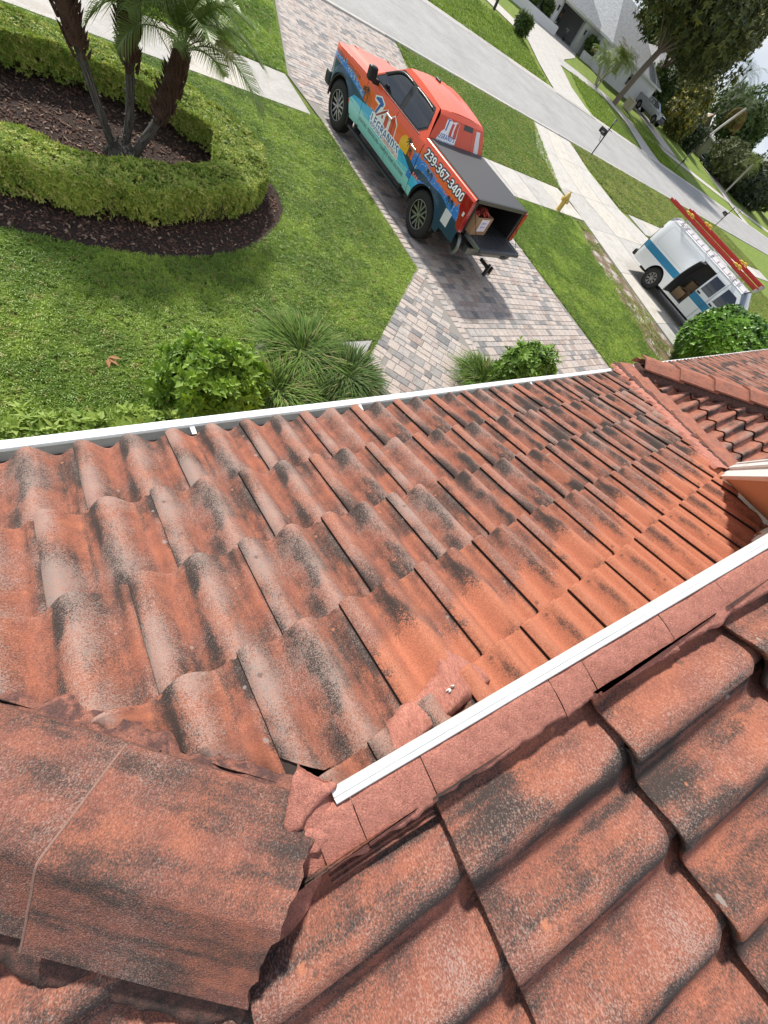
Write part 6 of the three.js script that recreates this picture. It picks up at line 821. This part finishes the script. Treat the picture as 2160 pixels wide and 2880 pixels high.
palm('tall_palm', 'high palm crown against the sky at the right edge', [124, 1.1, -60], [123, 12.2, -60], 4.5, 24, 1103, { r: 0.2 });
palm('tall_palm', 'palm leaning out below the high palm crown', [118, 1.1, -56], [115, 9.6, -55], 4.2, 24, 1104, { r: 0.2 });
{ // clump of young palms on the verge
  const R = rng(1200), p = thing('palm_clump', 'clump of young palms with several slim trunks before the garage house', 'palm', [59.3, 0.68, -43.6]);
  const fr = [0, 1, 2].map((i) => frondGeo(2.3, 0.5 + 0.15 * i, 1210 + i, 34)), g = leafy({ color: lin(0.20, 0.28, 0.04), roughness: 0.5, transmission: 0.4 }), old = leafy({ color: lin(0.26, 0.21, 0.06), roughness: 0.7, transmission: 0.25 }), tm = std({ color: lin(0.30, 0.30, 0.22), roughness: 1 });
  for (let k = 0; k < 7; k++) { const a = k * 0.9, hx = (R() - 0.45) * 4.4, hz = (R() - 0.5) * 2, hy = 1.5 + 1.6 * R(); put('trunk', tubeAlong([[Math.cos(a) * 0.3, -0.1, Math.sin(a) * 0.3], [hx * 0.4, hy * 0.5, hz * 0.4], [hx, hy, hz]], 0.07, 10, 6), tm, p); for (let i = 0; i < 16; i++) { const q = put('frond', fr[i % 3], R() < 0.16 ? old : g, p); q.position.set(hx, hy, hz); q.rotation.order = 'YXZ'; q.rotation.set(-0.7 + 1.1 * R(), i * 2.4, 0); q.scale.setScalar(0.75 + 0.3 * R()); } }
}
// houses
const shingle = (c, s) => std({ map: rep(dataTex(256, 256, (x, y, o) => { const row = Math.floor(y / 16), b = hash2(Math.floor((x + (row % 2) * 16) / 32), row, s), k = (0.78 + 0.34 * b) * (0.85 + 0.3 * FG.at(x / 256, y / 256)) * (y % 16 < 2 ? 0.8 : 1); o[0] = c[0] * k; o[1] = c[1] * k; o[2] = c[2] * k; }), 0.4), roughness: 0.95 });
const wallWhite = std({ map: rep(dataTex(128, 128, (x, y, o) => { const k = 0.72 + 0.1 * (FB.at(x / 128, y / 128) - 0.5); o[0] = k; o[1] = k * 1.0; o[2] = k * 1.0; }), 0.3), roughness: 0.9 });
function hipRoof(x0, x1, z0, z1, y, ridge, r0, r1, rz, t = 0.16) {   // eave rectangle, ridge from r0 to r1 at depth rz
  const A = [x0, y, z1], B = [x1, y, z1], C = [x1, y, z0], D = [x0, y, z0], E = [r0, ridge, rz], F = [r1, ridge, rz], tri = (...p) => { const g = new THREE.BufferGeometry(), v = [], uv = [], U = V(...p[1]).sub(V(...p[0])).normalize(), N = U.clone().cross(V(...p[2]).sub(V(...p[0]))).normalize(), W = N.clone().cross(U); for (const i of p.length === 4 ? [0, 1, 2, 0, 2, 3] : [0, 1, 2]) { v.push(...p[i]); const d = V(...p[i]).sub(V(...p[0])); uv.push(d.dot(U), d.dot(W)); } g.setAttribute('position', new THREE.Float32BufferAttribute(v, 3)); g.setAttribute('uv', new THREE.Float32BufferAttribute(uv, 2)); g.computeVertexNormals(); return g; };
  return [tri(A, B, F, E), tri(B, C, F), tri(C, D, E, F), tri(D, A, E)];
}
function house2(name, label, o) {
  const h = thing(name, label, 'house', [0, 0, 0]); o.blocks.forEach((b) => { const [x0, x1, z0, z1, yb, ye, yr, r0, r1, rz, open] = b;
    const walls = []; if (!open) walls.push(box(x1 - x0, ye - yb + 0.4, z1 - z0, (x0 + x1) / 2, (ye + yb) / 2 - 0.2, (z0 + z1) / 2)); else { const [a, c, top] = open; walls.push(box(a - x0, ye - yb + 0.4, 0.3, (x0 + a) / 2, (ye + yb) / 2 - 0.2, z1 - 0.15), box(x1 - c, ye - yb + 0.4, 0.3, (x1 + c) / 2, (ye + yb) / 2 - 0.2, z1 - 0.15), box(c - a, ye - top, 0.3, (a + c) / 2, (ye + top) / 2, z1 - 0.15), box(x1 - x0, ye - yb, 0.3, (x0 + x1) / 2, (ye + yb) / 2, z0 + 0.15), box(0.3, ye - yb, z1 - z0 - 0.6, x0 + 0.15, (ye + yb) / 2, (z0 + z1) / 2), box(0.3, ye - yb, z1 - z0 - 0.6, x1 - 0.15, (ye + yb) / 2, (z0 + z1) / 2), box(x1 - x0, 0.1, z1 - z0, (x0 + x1) / 2, yb - 0.04, (z0 + z1) / 2)); }
    put('wall', walls, o.wall, h); const e = 0.6, rf = put('roof', hipRoof(x0 - e, x1 + e, z0 - e, z1 + e, ye, yr, r0, r1, rz), o.roof, h); put('fascia', [box(x1 - x0 + 2 * e, 0.2, 0.06, (x0 + x1) / 2, ye - 0.08, z1 + e), box(0.06, 0.2, z1 - z0 + 2 * e, x0 - e, ye - 0.08, (z0 + z1) / 2), box(0.06, 0.2, z1 - z0 + 2 * e, x1 + e, ye - 0.08, (z0 + z1) / 2)], wallWhite, rf); put('eave_soffit', box(x1 - x0 + 2 * e - 0.1, 0.04, z1 - z0 + 2 * e - 0.1, (x0 + x1) / 2, ye - 0.12, (z0 + z1) / 2), wallWhite, rf); });
  return h;
}
const greyRoof = shingle([0.32, 0.335, 0.35], 3), A = house2('garage_house', 'white house with grey shingle roof and an open dark garage', { wall: wallWhite, roof: greyRoof, blocks: [[45.5, 66.2, -63, -53, 1.08, 3.72, 6.6, 52, 61, -58, [57.6, 62.9, 3.42]], [66.2, 82, -64, -50.2, 1.08, 3.75, 7.3, 71.6, 76, -57]] });
{
  put('garage_frame', [box(0.14, 2.4, 0.1, 57.6, 2.28, -52.95), box(0.14, 2.4, 0.1, 62.9, 2.28, -52.95), box(5.4, 0.14, 0.1, 60.25, 3.46, -52.95)], std({ color: lin(0.55, 0.57, 0.57), roughness: 0.6 }), A);
  for (const x of [57.15, 63.7]) put('wall_lantern', [box(0.16, 0.34, 0.14, x, 2.75, -52.88, 0.03), box(0.22, 0.06, 0.2, x, 2.95, -52.86)], blackPlastic, A);
  put('house_number', box(1.3, 0.34, 0.02, 61.0, 3.57, -52.98), std({ map: canvasTex(128, 40, (c) => { c.fillStyle = '#e4e7e8'; c.fillRect(0, 0, 128, 40); c.fillStyle = '#23262a'; c.font = 'bold 36px sans-serif'; c.textAlign = 'center'; c.fillText('1641', 64, 33); }), roughness: 0.8 }), A);
  put('entry_door', box(1.0, 2.1, 0.06, 64.9, 2.13, -52.97), std({ color: lin(0.60, 0.66, 0.63), roughness: 0.6 }), A);
  for (const [x0, x1, z] of [[44, 57.2, -51.6], [63.6, 66.8, -51.4]]) put('planter_wall', box(x1 - x0, 0.75, 0.25, (x0 + x1) / 2, 1.4, z), wallWhite, A);
  for (const [x, z, y, w, hh] of [[70, -50.15, 2.5, 1.4, 1.3], [74.5, -50.15, 2.5, 1.4, 1.3]]) { const w1 = put('window', box(w, hh, 0.06, x, y, z), wallWhite, A); for (const s of [-1, 1]) put('pane', box(w * 0.44, hh * 0.86, 0.02, x + s * w * 0.235, y, z + 0.035), glassDark, w1); }
  const R = rng(61); [[47, -52.2], [49.5, -52.2], [52, -52.2], [54.5, -52.2], [64.9, -52.0], [66.2, -52.0]].forEach(([x, z], i) => tree('planter_shrub', `dark planter shrub ${['at the far left', 'second from left', 'third from left', 'fourth from left', 'right', 'farthest right'][i]} ${i < 4 ? 'along the garage house wall' : 'of the open garage'}`, [x, 1.4, z], [x, 2.25, z], [0.9, 0.7, 0.5], 420, 0.28, BUSHY, 1300 + i, { trunk: 0.04, cat: 'shrub', blobs: 6, group: 'planter shrubs at the garage house' }));
  // things inside the garage
  const st = thing('storage_shelf', 'cluttered shelf standing deep inside the open garage', 'shelf', [62.0, 1.1, -57]); put('shelf_frame', [box(1.4, 0.04, 0.6, 0, 0.5, 0), box(1.4, 0.04, 0.6, 0, 1.1, 0), box(1.4, 0.04, 0.6, 0, 1.7, 0), ...[-0.68, 0.68].map((x) => box(0.05, 1.8, 0.55, x, 0.9, 0))], rack_(), st); put('storage_bin', box(0.6, 0.4, 0.5, -0.3, 0.72, 0), paint(new THREE.Color('#28509a')), st); put('storage_bin', box(0.5, 0.36, 0.5, 0.35, 1.3, 0), cardboard, st);
  const bike = thing('bicycle', 'bicycle standing at the right of the garage opening', 'bicycle', [61.7, 1.1, -53.9], 0.9); for (const x of [-0.5, 0.5]) put('wheel', new THREE.TorusGeometry(0.32, 0.03, 6, 20).translate(x, 0.33, 0), blackPlastic, bike); put('frame', [bar([-0.5, 0.33, 0], [-0.1, 0.35, 0], 0.025), bar([-0.1, 0.35, 0], [0.35, 0.75, 0], 0.025), bar([-0.2, 0.8, 0], [0.35, 0.75, 0], 0.025), bar([-0.1, 0.35, 0], [-0.2, 0.9, 0], 0.025), bar([0.5, 0.33, 0], [0.35, 0.9, 0], 0.025), box(0.06, 0.04, 0.5, 0.35, 0.92, 0), box(0.22, 0.05, 0.12, -0.2, 0.92, 0)], paint(lin(0.5, 0.5, 0.5)), bike);
}
function rack_() { return std({ color: lin(0.3, 0.3, 0.3), roughness: 0.5 }); }
const B2 = house2('grey_house', 'house with darker grey roof behind the yellow blossom', { wall: std({ color: lin(0.46, 0.38, 0.28), roughness: 0.9 }), roof: shingle([0.30, 0.29, 0.29], 5), blocks: [[92, 110, -72, -57.5, 1.1, 3.9, 7.0, 98, 104, -64.5]] });
for (const x of [96, 101, 106]) { const w = put('window', box(1.8, 1.4, 0.06, x, 2.6, -57.45), wallWhite, B2); put('pane', box(1.6, 1.2, 0.02, x, 2.6, -57.41), glassDark, w); }
const C2 = house2('tan_house', 'tan gabled house with pale roof behind the palm trunk', { wall: std({ color: lin(0.50, 0.38, 0.28), roughness: 0.9 }), roof: shingle([0.40, 0.40, 0.38], 7), blocks: [[112.5, 126, -68, -58, 1.1, 4.0, 6.6, 118, 121, -62]] });
put('garage_door', box(4.2, 2.2, 0.08, 117.5, 2.2, -57.96), std({ color: lin(0.66, 0.70, 0.72), roughness: 0.6 }), C2); put('gable', new THREE.ExtrudeGeometry(polyShape([[113.5, 3.9], [121.5, 3.9], [117.5, 6.2]]), { depth: 0.5, bevelEnabled: false }).translate(0, 0, -57.6), std({ color: lin(0.50, 0.38, 0.28), roughness: 0.9 }), C2);
house2('pale_house', 'far house with very pale roof at the right', { wall: wallWhite, roof: shingle([0.62, 0.62, 0.62], 9), blocks: [[128, 146, -70, -57, 1.1, 4.0, 7.2, 134, 140, -63]] });
// cars
pickup({ label: 'silver pickup truck parked across the street, nose to the road', at: [79.9, landY(-49) + 0.03, -49.2], turn: -1.60, body: paint(lin(0.42, 0.44, 0.45), { metalness: 0.5, roughness: 0.3 }) });
function smallCar(label, at, turn, body) {
  const T = thing('parked_car', label, 'car', at, turn), AR = 0.36, FX = 2.7, lo = (x) => arch(x, 0, 0.33, AR, arch(x, FX, 0.33, AR, 0.28)), up = (x) => 0.96 - 0.16 * Math.pow(Math.max(0, (x - 1.9) / 1.7), 2) - 0.1 * Math.pow(Math.max(0, (-0.5 - x) / 0.4), 2), zf = (x, y) => 0.89 - 0.06 * Math.pow(Math.max(0, (y - 0.7) / 0.3), 2) - 0.14 * Math.pow(Math.max(0, (x - 2.6) / 1.0), 2) - 0.1 * Math.pow(Math.max(0, (-0.4 - x) / 0.5), 2);
  const cu = (x) => (x < -0.2 ? 0.96 + (x + 0.75) / 0.55 * 0.44 : x < 1.2 ? 1.40 + 0.05 * Math.sin(Math.PI * (x + 0.2) / 1.4) : 1.40 - (x - 1.2) * 0.62), zc = (x, y) => 0.83 - 0.27 * Math.min(1, Math.max(0, (y - 0.94) / 0.45));
  for (const s of [-1, 1]) { put('body_side', skin(steps(-0.85, 3.6, 0.08, [...archXs(0, AR), ...archXs(FX, AR)]), lo, up, zf, s, null, 10), body, T); put('cab_side', skin(steps(-0.75, 1.92, 0.08), () => 0.94, cu, zc, s, null, 8), body, T); put('side_window', skin(steps(-0.3, 1.6, 0.06), () => 1.0, (x) => Math.max(1.0, Math.min(cu(x) - 0.08, 1.34)), (x, y) => zc(x, y) + 0.006, s, null, 6), glassDark, T); for (const c of [0, FX]) { wheel(T, 'wheel', c, 0.33, s * 0.78, s, 0.33, 0.2, 0.21, 7); put('wheel_well', box(0.7, 0.6, 0.02, c, 0.5, s * 0.6), blackMatte, T); } put('headlight', box(0.12, 0.12, 0.3, 3.5, 0.66, s * 0.6, 0.03), chrome, T); }
  const sheet = (xs, yf, z) => gridGeo(xs.map((x) => [...Array(9)].map((_, j) => { const t = j / 4 - 1; return [x, yf(x) + 0.04 * (1 - t * t), t * z(x)]; })));
  put('hood', sheet(steps(1.85, 3.6, 0.2), up, (x) => zf(x, up(x))), body, T); put('trunk_lid', sheet(steps(-0.85, -0.7, 0.1), up, (x) => zf(x, up(x))), body, T); put('roof', sheet(steps(-0.2, 1.2, 0.2), cu, () => 0.56), body, T); put('windshield', sheet(steps(1.2, 1.92, 0.15), cu, (x) => 0.56 + 0.26 * (x - 1.2) / 0.72), glassDark, T); put('rear_window', sheet(steps(-0.75, -0.2, 0.12), cu, (x) => 0.82 - 0.26 * (x + 0.75) / 0.55), glassDark, T);
  put('bumper', [box(0.12, 0.3, 1.5, 3.62, 0.45, 0, 0.05), box(0.12, 0.3, 1.5, -0.88, 0.5, 0, 0.05), box(4.2, 0.2, 1.3, 1.3, 0.3, 0)], blackPlastic, T); return T;
}
smallCar('white car parked nose out inside the open garage', [59.2, 1.12, -58.2], -1.57, paint(lin(0.7, 0.72, 0.74)));
smallCar('dark green car on a far drive left of the pale bush', [112.6, 1.0, -49.4], -0.5, paint(lin(0.06, 0.11, 0.10)));
// mailboxes, hydrant, posts
function mailbox(label, x, z, turn) {
  const m = thing('mailbox', label, 'mailbox', [x, landY(z) - 0.02, z], turn, 'black mailbox posts along the street'); put('post', [bar([0, 0, 0], [0, 1.62, 0], 0.04, 8), bar([0, 1.02, 0], [0.36, 1.02, 0], 0.022, 6), tubeAlong([[0.02, 0.72, 0], [0.12, 0.78, 0], [0.24, 0.98, 0]], 0.015, 8, 5), bar([-0.22, 1.38, 0], [0.1, 1.38, 0], 0.018, 6)], blackPlastic, m);
  const b = put('letter_box', [box(0.48, 0.16, 0.20, 0.30, 1.13, 0), new THREE.CylinderGeometry(0.10, 0.10, 0.48, 14, 1, false, 0, Math.PI).rotateX(-Math.PI / 2).rotateY(Math.PI / 2).translate(0.30, 1.21, 0)], blackPlastic, m);
  put('number_plate', [box(0.34, 0.11, 0.006, 0.30, 1.14, 0.104), box(0.34, 0.11, 0.006, 0.30, 1.14, -0.104)], std({ map: canvasTex(96, 32, (c) => { c.fillStyle = '#141516'; c.fillRect(0, 0, 96, 32); c.fillStyle = '#e8e8e6'; c.font = 'bold 28px sans-serif'; c.textAlign = 'center'; c.fillText('1211', 48, 26); }) }), b);
  const l = put('lantern', [new THREE.CylinderGeometry(0.085, 0.055, 0.2, 6).translate(0, 1.74, 0)], phys({ color: lin(0.5, 0.5, 0.47), roughness: 0.1, transmission: 0.6, thickness: 0 }), m); put('lantern_cap', [new THREE.ConeGeometry(0.11, 0.09, 6).translate(0, 1.88, 0), new THREE.CylinderGeometry(0.06, 0.06, 0.03, 6).translate(0, 1.63, 0)], blackPlastic, l);
}
mailbox('black mailbox post with lantern nearest to the truck', 31.05, -20.0, 2.4); mailbox('black mailbox post seen just above the red ladder', 59.7, -19.8, 2.4); mailbox('black mailbox post on the far verge below the pale palm trunk', 69.85, -32.8, 0.2); mailbox('farthest small mailbox post down the street', 104.2, -33.2, 0.2);
{
  const h = thing('fire_hydrant', 'yellow fire hydrant at the edge of the strip lawn', 'hydrant', [17.09, -0.02, -10.74]), y = std({ color: lin(0.60, 0.42, 0.10), roughness: 0.55 });
  put('barrel', new THREE.LatheGeometry([[0.13, 0], [0.13, 0.04], [0.10, 0.05], [0.095, 0.44], [0.12, 0.46], [0.12, 0.5], [0.10, 0.52], [0.085, 0.6], [0.04, 0.64], [0.035, 0.7], [0.001, 0.71]].map(([a, b]) => new THREE.Vector2(a, b)), 18), y, h);
  for (const [a, r] of [[0, 0.05], [2.1, 0.05], [4.2, 0.065]]) put('outlet_cap', new THREE.CylinderGeometry(r, r, 0.09, 10).rotateX(Math.PI / 2).translate(0, 0.40, 0.13).rotateY(a), y, h);
  const u = thing('utility_box', 'tan utility box on the lawn beside the oak trunk', 'utility box', [68.4, landY(-43.8), -43.8], 0.3); put('cabinet', box(1.5, 1.0, 1.0, 0, 0.5, 0, 0.04), std({ color: lin(0.40, 0.35, 0.26), roughness: 0.8 }), u); put('lid', box(1.56, 0.08, 1.06, 0, 1.02, 0, 0.02), std({ color: lin(0.36, 0.31, 0.23), roughness: 0.8 }), u);
  const lp = thing('lamp_post', 'black lamp post at the top edge on the far lawn', 'lamp post', [38.0, landY(-42), -42]); put('post', [new THREE.CylinderGeometry(0.09, 0.13, 3.2, 8).translate(0, 1.6, 0)], blackPlastic, lp); put('lantern', [new THREE.CylinderGeometry(0.2, 0.12, 0.4, 6).translate(0, 3.4, 0), new THREE.ConeGeometry(0.24, 0.2, 6).translate(0, 3.7, 0)], blackPlastic, lp);
  const gl = thing('lamp_post', 'white garden lantern on a post before the dark trees', 'lamp post', [121.5, 1.0, -49]); put('post', new THREE.CylinderGeometry(0.12, 0.12, 4.4, 8).translate(0, 2.2, 0), wallWhite, gl); put('lantern', [new THREE.CylinderGeometry(0.4, 0.25, 0.6, 6).translate(0, 4.7, 0), new THREE.ConeGeometry(0.6, 0.4, 6).translate(0, 5.2, 0)], wallWhite, gl);
  tree('kerb_plant', 'small spiky plant with brown mulch by the curved drive', [40.2, 0.5, -40.2], [40.2, 1.0, -40.2], [0.7, 0.5, 0.6], 260, 0.4, BUSHY, 1400, { trunk: 0.03, cat: 'plant', blobs: 5 });
}

scene.traverse((o) => { if (o.isMesh) { o.castShadow = true; o.receiveShadow = true; } });
renderer.render(scene, camera);
